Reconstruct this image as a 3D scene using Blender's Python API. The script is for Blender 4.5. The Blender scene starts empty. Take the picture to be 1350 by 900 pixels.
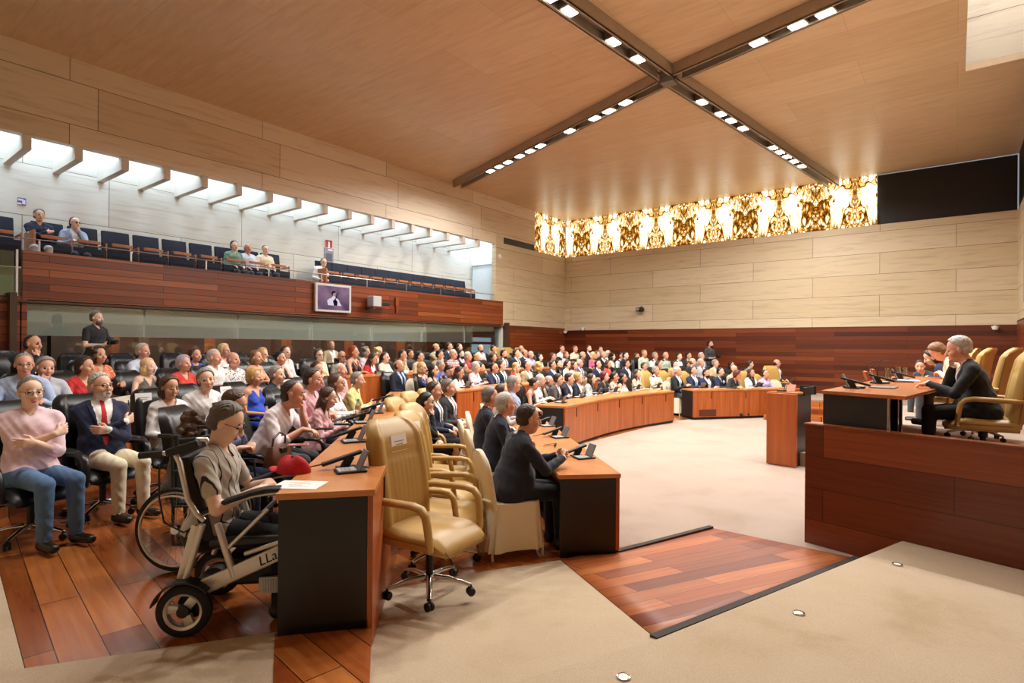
LAMP_W = 70.0
import bpy, bmesh, math, random
import numpy as np
from mathutils import Vector, Matrix
random.seed(7); RS = np.random.RandomState(7)
SC = bpy.context.scene
COL = SC.collection
PI = math.pi
# ------------------------------------------------------------------ camera
F_PX = 751.0
YAW = math.radians(37.9)
ROLL = 0.008
HZ = 457.0
EYE = 1.6
AX = np.array([-math.sin(YAW), math.cos(YAW), 0.0])
RT = np.array([math.cos(YAW), math.sin(YAW), 0.0])
UP = np.array([0.0, 0.0, 1.0])
RR = math.cos(ROLL)*RT + math.sin(ROLL)*UP
UU = -math.sin(ROLL)*RT + math.cos(ROLL)*UP
CAM = np.array([0.0, 0.0, EYE])

def ray(px, py):
    return AX + (px-675.0)/F_PX*RR - (py-HZ)/F_PX*UU
def at_depth(px, py, Z):
    return CAM + ray(px, py)*Z
def on_z(px, py, z):
    r = ray(px, py); return CAM + r*((z-EYE)/r[2])
def on_x(px, py, x):
    r = ray(px, py); return CAM + r*(x/r[0])
def on_y(px, py, y):
    r = ray(px, py); return CAM + r*(y/r[1])

cd = bpy.data.cameras.new('camera'); cam = bpy.data.objects.new('camera', cd); COL.objects.link(cam)
cd.sensor_fit = 'HORIZONTAL'; cd.sensor_width = 36.0; cd.lens = 36.0*F_PX/1350.0
cd.shift_y = (HZ-450.0)/1350.0; cd.clip_start = 0.05; cd.clip_end = 200
M = Matrix(((RR[0], UU[0], -AX[0], 0), (RR[1], UU[1], -AX[1], 0), (RR[2], UU[2], -AX[2], EYE), (0, 0, 0, 1)))
cam.matrix_world = M
SC.camera = cam
vs = SC.view_settings
vs.view_transform = 'Standard'; vs.look = 'None'; vs.gamma = 1.0; vs.use_curve_mapping = False; vs.exposure = 0.0

# ------------------------------------------------------------------ objects
def link(name, me, mat=None, parent=None, loc=None, rotz=None):
    o = bpy.data.objects.new(name, me); COL.objects.link(o)
    if mat is not None:
        mats = mat if isinstance(mat, (list, tuple)) else [mat]
        if len(me.materials) == 0:
            for m in mats: me.materials.append(m)
    if parent is not None: o.parent = parent
    if loc is not None: o.location = loc
    if rotz is not None: o.rotation_euler = (0, 0, rotz)
    return o
def tag(o, label=None, cat=None, group=None, kind=None):
    if label: o['label'] = label
    if cat: o['category'] = cat
    if group: o['group'] = group
    if kind: o['kind'] = kind
    return o
def thing(name, label, cat, loc=(0, 0, 0), rotz=0.0, group=None):
    o = bpy.data.objects.new(name, None); COL.objects.link(o)
    o.empty_display_size = 0.1
    o.location = loc; o.rotation_euler = (0, 0, rotz)
    return tag(o, label, cat, group)
def struct(o, label=None):
    o['kind'] = 'structure'
    if label: o['label'] = label
    return o
def dup(root, loc, rotz, label=None, group=None, cat=None):
    kids = {}
    def cp(o, parent):
        c = o.copy(); COL.objects.link(c); c.parent = parent
        for ch in KIDS.get(o.name, []): cp(ch, c)
        return c
    if not dup.ready.get(root.name):
        def walk(o):
            KIDS[o.name] = list(o.children)
            for ch in o.children: walk(ch)
        walk(root); dup.ready[root.name] = True
    r = cp(root, None)
    r.location = loc; r.rotation_euler = (0, 0, rotz)
    if label: r['label'] = label
    if group: r['group'] = group
    elif 'group' in r and group == '': del r['group']
    return r
KIDS = {}; dup.ready = {}

# ------------------------------------------------------------------ mesh builder
class MB:
    def __init__(s): s.v = []; s.f = []; s.n = 0
    def add(s, verts, faces):
        n = s.n
        s.v.extend([tuple(map(float, p)) for p in verts]); s.n += len(verts)
        s.f.extend([tuple(i+n for i in f) for f in faces])
        return s
    def box(s, c, size, rot=None, bev=0.0):
        sx, sy, sz = size[0]/2, size[1]/2, size[2]/2
        b = min(bev, sx*0.98, sy*0.98, sz*0.98)
        if b <= 0:
            P = [(x, y, z) for x in (-sx, sx) for y in (-sy, sy) for z in (-sz, sz)]
            Fc = [(0, 1, 3, 2), (4, 6, 7, 5), (0, 4, 5, 1), (2, 3, 7, 6), (0, 2, 6, 4), (1, 5, 7, 3)]
        else:
            bm = bmesh.new(); bmesh.ops.create_cube(bm, size=1.0)
            for v in bm.verts: v.co = Vector((v.co.x*2*sx, v.co.y*2*sy, v.co.z*2*sz))
            bmesh.ops.bevel(bm, geom=bm.edges[:], offset=b, segments=2 if b < 0.02 else 3, profile=0.5, affect='EDGES')
            bm.verts.index_update()
            P = [tuple(v.co) for v in bm.verts]; Fc = [tuple(v.index for v in f.verts) for f in bm.faces]; bm.free()
        if rot is not None:
            P = [tuple(rot @ Vector(p)) for p in P]
        return s.add([(p[0]+c[0], p[1]+c[1], p[2]+c[2]) for p in P], Fc)
    def bar(s, a, b, w, h, bev=0.0, up=(0, 0, 1)):
        a = Vector(a); b = Vector(b); d = b-a; L = d.length; d.normalize()
        u = Vector(up); sdir = u.cross(d)
        if sdir.length < 1e-4: sdir = Vector((1, 0, 0)).cross(d)
        sdir.normalize(); u2 = d.cross(sdir)
        R = Matrix((d, sdir, u2)).transposed()
        return s.box((a+b)/2, (L, w, h), R, bev)
    def tube(s, pts, r, seg=10, cap=True, sq=None):
        pts = [Vector(p) for p in pts]; n = len(pts)
        rr = r if isinstance(r, (list, tuple)) else [r]*n
        V = []; Fc = []
        t0 = (pts[1]-pts[0]).normalized()
        ref = Vector((0, 0, 1)) if abs(t0.z) < 0.9 else Vector((1, 0, 0))
        x = ref.cross(t0).normalized()
        for i, p in enumerate(pts):
            if i == 0: t = pts[1]-pts[0]
            elif i == n-1: t = pts[-1]-pts[-2]
            else: t = (pts[i+1]-p).normalized()+(p-pts[i-1]).normalized()
            t.normalize()
            x = (x - t*x.dot(t))
            if x.length < 1e-5: x = t.orthogonal()
            x.normalize(); y = t.cross(x)
            for k in range(seg):
                a = 2*PI*k/seg
                cx, cy = math.cos(a), math.sin(a)
                if sq: V.append(p + x*(cx*rr[i]*sq[0]) + y*(cy*rr[i]*sq[1]))
                else: V.append(p + x*(cx*rr[i]) + y*(cy*rr[i]))
        for i in range(n-1):
            for k in range(seg):
                k2 = (k+1) % seg
                Fc.append((i*seg+k, i*seg+k2, (i+1)*seg+k2, (i+1)*seg+k))
        if cap:
            Fc.append(tuple(range(seg-1, -1, -1))); Fc.append(tuple((n-1)*seg+k for k in range(seg)))
        return s.add(V, Fc)
    def lathe(s, prof, c=(0, 0, 0), seg=20, axis='z', cap=True):
        V = []; Fc = []; n = len(prof)
        for (r, z) in prof:
            for k in range(seg):
                a = 2*PI*k/seg
                p = (r*math.cos(a), r*math.sin(a), z)
                if axis == 'y': p = (p[0], p[2], p[1])
                elif axis == 'x': p = (p[2], p[0], p[1])
                V.append((p[0]+c[0], p[1]+c[1], p[2]+c[2]))
        for i in range(n-1):
            for k in range(seg):
                k2 = (k+1) % seg
                q = (i*seg+k, i*seg+k2, (i+1)*seg+k2, (i+1)*seg+k)
                Fc.append(q if axis != 'y' else q[::-1])
        a, b = tuple(range(seg-1, -1, -1)), tuple((n-1)*seg+k for k in range(seg))
        if axis == 'y': a, b = a[::-1], b[::-1]
        if cap and prof[0][0] > 1e-6: Fc.append(a)
        if cap and prof[-1][0] > 1e-6: Fc.append(b)
        return s.add(V, Fc)
    def loft(s, rings, cap=True, closed=True):
        n = len(rings[0]); V = [p for r in rings for p in r]; Fc = []
        for i in range(len(rings)-1):
            for k in range(n if closed else n-1):
                k2 = (k+1) % n
                Fc.append((i*n+k, i*n+k2, (i+1)*n+k2, (i+1)*n+k))
        if cap:
            Fc.append(tuple(range(n-1, -1, -1))); Fc.append(tuple((len(rings)-1)*n+k for k in range(n)))
        return s.add(V, Fc)
    def prism(s, poly, z0, z1):
        n = len(poly)
        area = sum(poly[i][0]*poly[(i+1) % n][1]-poly[(i+1) % n][0]*poly[i][1] for i in range(n))
        if area < 0: poly = poly[::-1]
        V = [(p[0], p[1], z0) for p in poly]+[(p[0], p[1], z1) for p in poly]
        Fc = [tuple(range(n-1, -1, -1)), tuple(range(n, 2*n))]
        for i in range(n):
            j = (i+1) % n; Fc.append((i, j, n+j, n+i))
        return s.add(V, Fc)
    def quad(s, a, b, c, d): return s.add([a, b, c, d], [(0, 1, 2, 3)])
    def mesh(s, name, smooth=False, ang=None):
        me = bpy.data.meshes.new(name)
        me.from_pydata(s.v, [], s.f); me.validate(); me.update()
        if smooth:
            me.polygons.foreach_set('use_smooth', [True]*len(me.polygons))
            if ang is not None:
                me.set_sharp_from_angle(angle=math.radians(ang))
        return me
    def build(s, name, mat, parent=None, smooth=False, ang=40, loc=None, rotz=None):
        return link(name, s.mesh(name, smooth, ang), mat, parent, loc, rotz)

def superring(cx, cy, z, w, d, n=20, e=0.5, f=None):
    out = []
    for k in range(n):
        a = 2*PI*k/n; c, sn = math.cos(a), math.sin(a)
        out.append((cx+d*math.copysign(abs(c)**e, c), cy+w*math.copysign(abs(sn)**e, sn), z))
    return out

# ------------------------------------------------------------------ materials
def lin(c):
    if isinstance(c, str):
        c = c.lstrip('#'); c = [int(c[i:i+2], 16)/255 for i in (0, 2, 4)]
    return tuple(((x/12.92) if x <= 0.04045 else ((x+0.055)/1.055)**2.4) for x in c)+(1.0,)
MC = {}
class NT:
    def __init__(s, name):
        s.m = bpy.data.materials.new(name); s.m.use_nodes = True
        s.t = s.m.node_tree; s.b = s.t.nodes['Principled BSDF']
    def n(s, typ, **kw):
        nd = s.t.nodes.new(typ)
        for k, v in kw.items():
            if k in nd.inputs: nd.inputs[k].default_value = v
            else: setattr(nd, k, v)
        return nd
    def l(s, a, b): s.t.links.new(a, b)
    def math(s, op, a, b=None, c=None):
        nd = s.t.nodes.new('ShaderNodeMath'); nd.operation = op
        for i, x in enumerate((a, b, c)):
            if x is None: continue
            if isinstance(x, (int, float)): nd.inputs[i].default_value = x
            else: s.l(x, nd.inputs[i])
        return nd.outputs[0]
    def ramp(s, fac, stops, interp='LINEAR'):
        nd = s.t.nodes.new('ShaderNodeValToRGB'); cr = nd.color_ramp; cr.interpolation = interp
        while len(cr.elements) < len(stops): cr.elements.new(0.5)
        for e, (p, c) in zip(cr.elements, stops): e.position = p; e.color = lin(c)
        s.l(fac, nd.inputs[0]); return nd.outputs[0]
    def mix(s, f, a, b, blend='MIX'):
        nd = s.t.nodes.new('ShaderNodeMix'); nd.data_type = 'RGBA'; nd.blend_type = blend
        for i, x in ((0, f), (6, a), (7, b)):
            if isinstance(x, (int, float)): nd.inputs[i].default_value = x
            elif isinstance(x, tuple): nd.inputs[i].default_value = x
            else: s.l(x, nd.inputs[i])
        return nd.outputs[2]
    def set(s, **kw):
        names = dict(rough='Roughness', metal='Metallic', spec='Specular IOR Level', sheen='Sheen Weight', trans='Transmission Weight', ior='IOR', alpha='Alpha', coat='Coat Weight', sub='Subsurface Weight')
        for k, v in kw.items(): s.b.inputs[names[k]].default_value = v
    def bump(s, h, strength=0.2, dist=0.01):
        nd = s.n('ShaderNodeBump', Strength=strength, Distance=dist); s.l(h, nd.inputs['Height']); s.l(nd.outputs[0], s.b.inputs['Normal'])

def plain(name, col, rough=0.5, metal=0.0, var=0.06, scale=18.0, bump=0.0, bscale=200.0, sheen=0.0, coat=0.0, spec=0.5):
    key = (name, col, rough, metal)
    if key in MC: return MC[key]
    t = NT(name); c = lin(col)
    tc = t.n('ShaderNodeTexCoord')
    nz = t.n('ShaderNodeTexNoise', Scale=scale, Detail=3.0); t.l(tc.outputs['Object'], nz.inputs['Vector'])
    a = tuple(x*(1-var) for x in c[:3])+(1,); b = tuple(min(1, x*(1+var)) for x in c[:3])+(1,)
    t.l(t.mix(nz.outputs[0], a, b), t.b.inputs['Base Color'])
    t.set(rough=rough, metal=metal, sheen=sheen, coat=coat, spec=spec)
    if bump:
        n2 = t.n('ShaderNodeTexNoise', Scale=bscale, Detail=2.0); t.l(tc.outputs['Object'], n2.inputs['Vector'])
        t.bump(n2.outputs[0], bump, 0.004)
    MC[key] = t.m
    return t.m
def emit(name, col, strength):
    t = NT(name); e = t.n('ShaderNodeEmission'); e.inputs[0].default_value = lin(col); e.inputs[1].default_value = strength
    t.l(e.outputs[0], t.t.nodes['Material Output'].inputs[0]); return t.m
def glassy(name, col, rough=0.02, alpha=0.12):
    t = NT(name); tr = t.n('ShaderNodeBsdfTransparent'); tr.inputs[0].default_value = lin(col)
    gl = t.n('ShaderNodeBsdfGlossy'); gl.inputs['Roughness'].default_value = rough; gl.inputs[0].default_value = (0.9, 0.95, 0.93, 1)
    fr = t.n('ShaderNodeFresnel', IOR=1.45)
    mx = t.n('ShaderNodeMixShader'); f2 = t.math('ADD', t.math('MULTIPLY', fr.outputs[0], 0.8), alpha*0.2)
    t.l(f2, mx.inputs[0]); t.l(tr.outputs[0], mx.inputs[1]); t.l(gl.outputs[0], mx.inputs[2])
    t.l(mx.outputs[0], t.t.nodes['Material Output'].inputs[0]); return t.m

def coords(t, expr, scale=(1, 1, 1), rot=0.0):
    """expr picks object axes, e.g. 'yz' -> (y, z, other)"""
    tc = t.n('ShaderNodeTexCoord'); sp = t.n('ShaderNodeSeparateXYZ'); t.l(tc.outputs['Object'], sp.inputs[0])
    cb = t.n('ShaderNodeCombineXYZ')
    for i, ch in enumerate(expr): t.l(sp.outputs['xyz'.index(ch)], cb.inputs[i])
    mp = t.n('ShaderNodeMapping'); t.l(cb.outputs[0], mp.inputs[0]); mp.inputs['Scale'].default_value = scale; mp.inputs['Rotation'].default_value = (0, 0, rot)
    return mp.outputs[0]
def stone(name, expr, w=1.9, h=0.66, c1='#d5c9b0', c2='#cabb9d', off=0.5):
    t = NT(name); v = coords(t, expr)
    br = t.n('ShaderNodeTexBrick', Scale=1.0); br.offset = off; br.offset_frequency = 2
    br.inputs['Brick Width'].default_value = w; br.inputs['Row Height'].default_value = h; br.inputs['Mortar Size'].default_value = 0.006
    br.inputs['Color1'].default_value = lin(c1); br.inputs['Color2'].default_value = lin(c2); br.inputs['Mortar'].default_value = lin('#6e5f48')
    t.l(v, br.inputs['Vector'])
    v2 = coords(t, expr, (0.55, 7.0, 1.0))
    nz = t.n('ShaderNodeTexNoise', Scale=1.6, Detail=7.0, Roughness=0.62, Distortion=0.4); t.l(v2, nz.inputs['Vector'])
    r = t.ramp(nz.outputs[0], [(0.25, '#b89f7c'), (0.5, '#fff8ea'), (0.8, '#efe2c8')])
    t.l(t.mix(0.5, br.outputs[0], r, 'MULTIPLY'), t.b.inputs['Base Color'])
    t.set(rough=0.45, spec=0.35)
    t.bump(br.outputs['Fac'], -0.25, 0.004)
    return t.m
def planks(name, expr, w, h, cols, mortar='#2a0f06', rough=0.3, rot=0.0, grain=40.0, gcol=('#b98a63', '#ffffff'), off=0.37, coat=0.0, msize=0.003):
    t = NT(name); v = coords(t, expr, (1, 1, 1), rot)
    br = t.n('ShaderNodeTexBrick', Scale=1.0); br.offset = off; br.offset_frequency = 2
    br.inputs['Brick Width'].default_value = w; br.inputs['Row Height'].default_value = h; br.inputs['Mortar Size'].default_value = msize
    br.inputs['Color1'].default_value = (0, 0, 0, 1); br.inputs['Color2'].default_value = (1, 1, 1, 1); br.inputs['Mortar'].default_value = (0.5, 0.5, 0.5, 1)
    t.l(v, br.inputs['Vector'])
    n = len(cols)
    base = t.ramp(br.outputs[0], [(i/(n-1), c) for i, c in enumerate(cols)])
    mp = t.n('ShaderNodeMapping'); t.l(v, mp.inputs[0]); mp.inputs['Scale'].default_value = (1.2, grain, 1.0)
    nz = t.n('ShaderNodeTexNoise', Scale=1.0, Detail=5.0, Roughness=0.6, Distortion=0.6); t.l(mp.outputs[0], nz.inputs['Vector'])
    g = t.ramp(nz.outputs[0], [(0.3, gcol[0]), (0.62, gcol[1])])
    c = t.mix(0.55, base, g, 'MULTIPLY')
    t.l(t.mix(br.outputs['Fac'], c, lin(mortar)), t.b.inputs['Base Color'])
    t.set(rough=rough, coat=coat, spec=0.5)
    if coat: t.b.inputs['Coat Roughness'].default_value = 0.12
    return t.m
def veneer(name, c1, c2, expr='xyz', sc=(30, 30, 1.2), rough=0.28, spec=0.5):
    t = NT(name); v = coords(t, expr, sc)
    nz = t.n('ShaderNodeTexNoise', Scale=1.0, Detail=6.0, Roughness=0.6, Distortion=0.5); t.l(v, nz.inputs['Vector'])
    t.l(t.ramp(nz.outputs[0], [(0.28, c1), (0.7, c2)]), t.b.inputs['Base Color']); t.set(rough=rough, spec=spec)
    return t.m
def carpet(name, c1, c2, c3):
    t = NT(name); tc = t.n('ShaderNodeTexCoord')
    n1 = t.n('ShaderNodeTexNoise', Scale=1.3, Detail=5.0, Roughness=0.6, Distortion=0.3); t.l(tc.outputs['Object'], n1.inputs['Vector'])
    n2 = t.n('ShaderNodeTexNoise', Scale=160.0, Detail=2.0); t.l(tc.outputs['Object'], n2.inputs['Vector'])
    a = t.ramp(n1.outputs[0], [(0.30, c3), (0.46, c1), (0.8, c2)])
    b = t.ramp(n2.outputs[0], [(0.3, '#d8d8d8'), (0.7, '#ffffff')])
    t.l(t.mix(0.6, a, b, 'MULTIPLY'), t.b.inputs['Base Color']); t.set(rough=0.95, spec=0.1, sheen=0.15)
    t.bump(n2.outputs[0], 0.5, 0.006)
    return t.m
# ================================================================== the room
XL, XR, YB, YF, CEIL = -13.44, 1.34, 21.0, -2.6, 7.08
XG = -14.95                      # rear wall of the gallery
GY0, GY1 = 2.71, 16.25           # gallery opening
GZ0, GZ1 = 2.40, 3.30            # gallery parapet
SLOT = 5.42                      # lower edge of the fascia over the gallery
M_STONE_Y = stone('travertine_left', 'yzx', 3.85, 0.66)
M_STONE_X = stone('travertine_back', 'xzy', 3.75, 0.66)
M_STONE_G = stone('travertine_gallery', 'yzx', 3.0, 1.05, '#d6d5cf', '#cac8bf')
M_STONE_FAS = stone('travertine_fascia', 'yzx', 3.85, 0.83, '#ece5d8', '#dccfba', 0.12)
RED = ['#55240f', '#7a3716', '#8a431d', '#642c12', '#a05528', '#6e3114']
M_WOOD_Y = planks('jatoba_left', 'yzx', 3.1, 0.135, ['#5f2912', '#7f3c1a', '#924a24', '#6e3315', '#a55c2f', '#783817'], rough=0.35, msize=0.006)
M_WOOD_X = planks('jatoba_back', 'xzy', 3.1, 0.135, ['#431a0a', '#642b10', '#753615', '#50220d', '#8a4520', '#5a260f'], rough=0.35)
M_WOOD_DAIS = planks('jatoba_dais', 'xzy', 2.6, 0.30, ['#5a2611', '#6c3015', '#622b13', '#8a4420', '#51210e'], rough=0.3)
M_FLOOR_L = planks('jatoba_floor', 'xyz', 1.9, 0.20, ['#7d3b1a', '#ab632e', '#bf7a40', '#93491f', '#b76e36', '#6a2f15'], rough=0.22, grain=22, rot=0.13, coat=0.25)
M_RAMP = planks('jatoba_ramp', 'xyz', 1.7, 0.165, ['#8a4118', '#b5652c', '#6d2c10', '#9c4f20', '#c0733a', '#7c3614'], rough=0.48, grain=22, rot=-1.19, coat=0.0)
M_CARPET = carpet('beige_carpet', '#c2ae93', '#c9b79e', '#b5a081')
M_CARPET2 = carpet('beige_carpet_pale', '#a89688', '#ae9d8f', '#9f8d7d')
M_CEIL = planks('plywood_ceiling', 'xyz', 3.0, 1.25, ['#dec6a4', '#e3ccab', '#dac19d', '#e0c8a6'], mortar='#b99a74', rough=0.34, grain=9, gcol=('#e4dacb', '#ffffff'), off=0.5, rot=0.0)
M_BLACK = plain('matt_black', '#0c0c0d', 0.55)
M_DARKPANEL = plain('dark_panel', '#171210', 0.5)
M_CHROME = plain('chrome', '#c9c9c9', 0.14, 1.0, var=0.02)
M_STEEL = plain('brushed_steel', '#a9a49c', 0.33, 1.0, var=0.1, scale=30)
M_WHITE = plain('white_paint', '#e8e8e6', 0.5)
M_PAPER = plain('paper', '#f1efec', 0.8, var=0.02)
M_GREY = plain('grey_plastic', '#8d8f90', 0.45)
M_RUBBER = plain('grey_rubber', '#4a4643', 0.9, spec=.2)
M_PALE = plain('pale_plaster', '#cfd8da', 0.8)

# floor slab with the pale carpet of the hemicycle
m = MB(); m.box((( XL+XR)/2-1, (YF+YB)/2, -0.33), (XR-XL+3.4, YB-YF+0.4, 0.2))
struct(m.build('floor', M_CARPET2), 'pale beige carpet in the middle of the hemicycle')

def pl(t, X, yx, s0, xe=-0.9, pts=10):
    """polyline of a row: straight left part, straight middle, straight right part"""
    P = [(-0.7071*s0-0.7071*t, 0.7071*s0-0.7071*t)]
    a = (X, -1.41421*t-X); b = (X, yx+X)
    def rnd(p, q, r, d=1.1):
        p, q, r = map(Vector, (p, q, r)); u = q+(p-q).normalized()*d; w = q+(r-q).normalized()*d
        return [tuple((1-k)**2*u+2*k*(1-k)*q+k*k*w) for k in (0, .25, .5, .75, 1)]
    e = (xe, yx+xe)
    if e[1] > YB-0.05: e = (YB-0.05-yx, YB-0.05)
    return P + rnd(P[0], a, b) + rnd(a, b, e) + [e]
T1 = pl(-1.57, -5.6, 20.1, 4.55, -3.3); T1b = pl(0.42, -7.6, 22.85, 3.32)
T2 = pl(0.33, -7.5, 22.75, 3.29); T3 = pl(3.95, -9.3, 25.1, 5.2); T4 = pl(5.25, -10.95, 26.9, 6.0)
m = MB(); m.prism(T1 + T1b[::-1], -0.35, -0.215)
struct(m.build('floor', M_FLOOR_L), 'wooden floor of the front row')
m = MB(); m.prism([(-2.60, 2.06), (-2.97, 1.72), (-3.60, 0.75), (-5.41, 0.97), (-6.75, 1.1)] + T3[1:-1] + [(T3[-1][0], T3[-1][1])] + T2[::-1][:-1], -0.33, -0.005)
struct(m.build('floor', M_FLOOR_L), 'wooden floor of the second and third rows')
m = MB(); m.prism(T3 + T4[::-1], -0.33, 0.165); struct(m.build('floor', M_FLOOR_L), 'raised wooden floor of the fourth row')
m = MB(); m.prism(T4 + [(XL-1.5, YB), (XL-1.5, 0.0), (-7.0, 0.0)], -0.33, 0.355); struct(m.build('floor', M_FLOOR_L), 'raised wooden floor of the back rows')
# platform the picture is taken from, its carpet and ramp
m = MB(); m.prism([(-1.28, 2.97), (-0.34, 5.78), (0.4, 5.57), (XR, 5.33), (XR, YF), (XL, YF), (XL, 0.3), (-6.8, 1.05), (-5.41, 0.965), (-3.60, 0.745), (-2.97, 1.715), (-2.6, 2.055), (-2.16, 1.60), (-1.97, 1.46)], -0.33, 0.002)
struct(m.build('floor', M_CARPET), 'beige carpeted platform in front')
def patch(name, A, B, C, D, mat, n=10, label=None, dz=0.0):
    A, B, C, D = map(Vector, (A, B, C, D)); mm = MB(); V = []; Fc = []
    for i in range(n+1):
        for j in range(n+1):
            u, v = i/n, j/n
            V.append((A*(1-u)+B*u)*(1-v)+(D*(1-u)+C*u)*v + Vector((0, 0, dz)))
    for i in range(n):
        for j in range(n):
            a = i*(n+1)+j; Fc.append((a, a+1, a+n+2, a+n+1))
    mm.add(V, Fc)
    o = mm.build(name, mat, smooth=True); md = o.modifiers.new('s', 'SOLIDIFY'); md.thickness = 0.02; md.offset = 0 
    return struct(o, label)
E0_ = on_z(494, 778, -.2); E1_ = on_z(622, 752, -.2)
def slope(x, y): return -.004-.2/1.686*max(0.0, -.908*(x+1.28)+.418*(y-2.97))
PT_ = [(-1.28, 2.965), (-2.63, 4.07), (E1_[0], E1_[1]), (E0_[0], E0_[1]), (-2.60, 2.05), (-2.16, 1.60), (-1.97, 1.46)]
m = MB(); m.add([(x, y, slope(x, y)) for x, y in PT_]+[(x, y, -.34) for x, y in PT_], [tuple(range(7))]+[(i, i+7, (i+1) % 7+7, (i+1) % 7) for i in range(7)])
struct(m.build('floor', M_CARPET), 'sloping beige carpet under the front leather chair')
patch('floor', (-2.62, 4.07, -0.205), (-1.94, 5.80, -0.225), (-0.60, 5.76, -0.225), (-1.285, 2.975, -0.012), M_RAMP, label='sloping wooden ramp down to the hemicycle')
m = MB(); m.prism([tuple(on_z(x_, y_, 0)[:2]) for x_, y_ in ((490, 829), (362, 836), (357, 980), (484, 980))], -0.12, 0.006); struct(m.build('trim_1', M_FLOOR_L), 'wooden strip let into the carpet before the desk end')
m = MB(); m.bar((-2.33, 4.52, -0.192), (-1.94, 5.80, -0.210), 0.05, 0.03); struct(m.build('trim_2', M_RUBBER), 'grey rubber edge along the far side of the ramp')
m = MB(); m.bar((-1.31, 2.98, -0.004), (-0.66, 5.74, -0.20), 0.05, 0.018); struct(m.build('trim_3', M_RUBBER), 'grey rubber edge along the near side of the ramp')
# recessed floor lights
M_LED = emit('floor_led', '#fff4e0', 1.1)
for k, (px, py, lb) in enumerate(((822, 892, 'round recessed floor light nearest the bottom edge'), (1053, 808, 'round recessed floor light in the middle of the carpet platform'), (1183, 744, 'round recessed floor light close to the wooden dais wall'))):
    p = on_z(px, py, 0.004)
    t = thing('floor_light', lb, 'floor light', p, 0, 'floor lights in the carpet platform')
    MB().lathe([(0.0, 0.0), (0.034, 0.0), (0.034, 0.006), (0.026, 0.007), (0.024, 0.003), (0, 0.003)], seg=24).build('rim', M_CHROME, t, True)
    MB().lathe([(0.0, 0.0032), (0.0235, 0.0032), (0.0235, 0.0045), (0, 0.005)], seg=24).build('lens', M_LED, t, True)

# left wall: fascia, gallery parapet, end piece
m = MB()
m.box((XL-0.1, (YF+GY1)/2, (SLOT+CEIL)/2), (0.2, GY1-YF, CEIL-SLOT))
m.box((XL-0.1, (18.7+GY1)/2, (5.72+CEIL)/2), (0.2, 18.7-GY1, CEIL-5.72))
struct(m.build('wall_left', M_STONE_FAS), 'travertine wall above the gallery')
m = MB()
m.box((XL-0.1, (16.7+18.7)/2, (5.20+2.42)/2), (0.2, 2.0, 5.20-2.42)); m.box((XL-0.1, (18.7+YB)/2, (5.48+2.42)/2), (0.2, YB-18.7, 5.48-2.42))
m.box((XL-0.1, (GY1+16.7)/2, (5.72+3.3)/2), (0.2, 16.7-GY1, 5.72-3.3))
m.box((XL-0.1, 17.7, 5.34), (0.2, 2.0, 0.28))
struct(m.build('wall_left', M_STONE_Y), 'travertine wall between the gallery and the corner')
m = MB(); m.box((XL-0.08, 17.68, 5.60), (0.14, 2.03, 0.24)); struct(m.build('trim_4', M_DARKPANEL), 'dark slot in the left wall')
m = MB(); m.box((XL-0.1, (16.7+YB)/2, 1.1), (0.2, YB-16.7, 2.64)); struct(m.build('wall_left', M_WOOD_Y), 'red wood panelling in the corner')
m = MB(); m.box((XL-0.06, (GY0+16.7)/2, (GZ0+GZ1)/2), (0.12, 16.7-GY0, GZ1-GZ0)); struct(m.build('wall_gallery', M_WOOD_Y), 'red wood front of the gallery')
m = MB(); m.box(((XL+XG)/2-0.12, (YF+GY1)/2, 2.46), (XL-XG-0.1, GY1-YF, 0.08)); struct(m.build('floor', M_CARPET), 'gallery floor')
m = MB(); m.box((XG-0.1, (YF+GY1)/2+0.2, 5.2), (0.2, GY1-YF+0.6, 5.6)); struct(m.build('wall_gallery', M_STONE_G), 'pale stone rear wall of the gallery')
m = MB(); m.box(((XL+XG)/2-.12, GY1+0.45, 5.2), (XL-XG-.2, 0.1, 5.6)); struct(m.build('wall_gallery', M_WHITE), 'white end wall of the gallery')
m = MB(); m.box(((XL+XG)/2, GY1+0.36, 3.55), (XL-XG-0.1, 0.05, 2.2)); struct(m.build('trim_5', M_PALE), 'pale panel at the end of the gallery')
m = MB(); m.box(((XL+XG)/2, GY1+0.33, 4.72), (XL-XG-0.1, 0.07, 0.05)); struct(m.build('trim_5', M_GREY), 'ledge on the end wall of the gallery')
m = MB(); m.box((XL-0.06, 0.6, 1.2), (0.12, 4.2, 2.5)); m.box((XL-0.4, GY0+0.02, 1.2), (0.8, 0.10, 2.4)); struct(m.build('wall_left', M_WOOD_Y), 'red wood panelling below the glass balustrade')
m = MB(); m.box((XL-0.1, 0.0, 4.4), (0.14, 0.1, 5.0)); struct(m.build('wall_left', M_STONE_Y), None)
# skylight over the gallery with its fins
m = MB(); m.box(((XL+XG)/2-0.1, (YF+GY1)/2+0.2, 6.62), (XL-XG-0.22, GY1-YF+0.6, 0.05))
M_SKY = emit('daylight_glass', '#c4dfff', 23.0)
struct(m.build('window_1', M_SKY), 'long skylight over the gallery')
m = MB(); m.box((XL-0.14, (YF+GY1)/2, (CEIL+8.0)/2), (0.2, GY1-YF, 8.0-CEIL)); struct(m.build('wall_gallery', M_WHITE), 'white side of the skylight shaft')
M_FIN = plain('fin_plaster', '#d9d2c6', 0.7, var=0.04)
for k in range(24):
    y = -1.95+0.786*k
    if y > 16.0: break
    m = MB(); m.box(((XL+XG)/2-0.02, y, 5.87), (XL-XG-0.02, 0.13, 1.42), None, 0.006)
    struct(m.build('beam', M_FIN))
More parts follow.
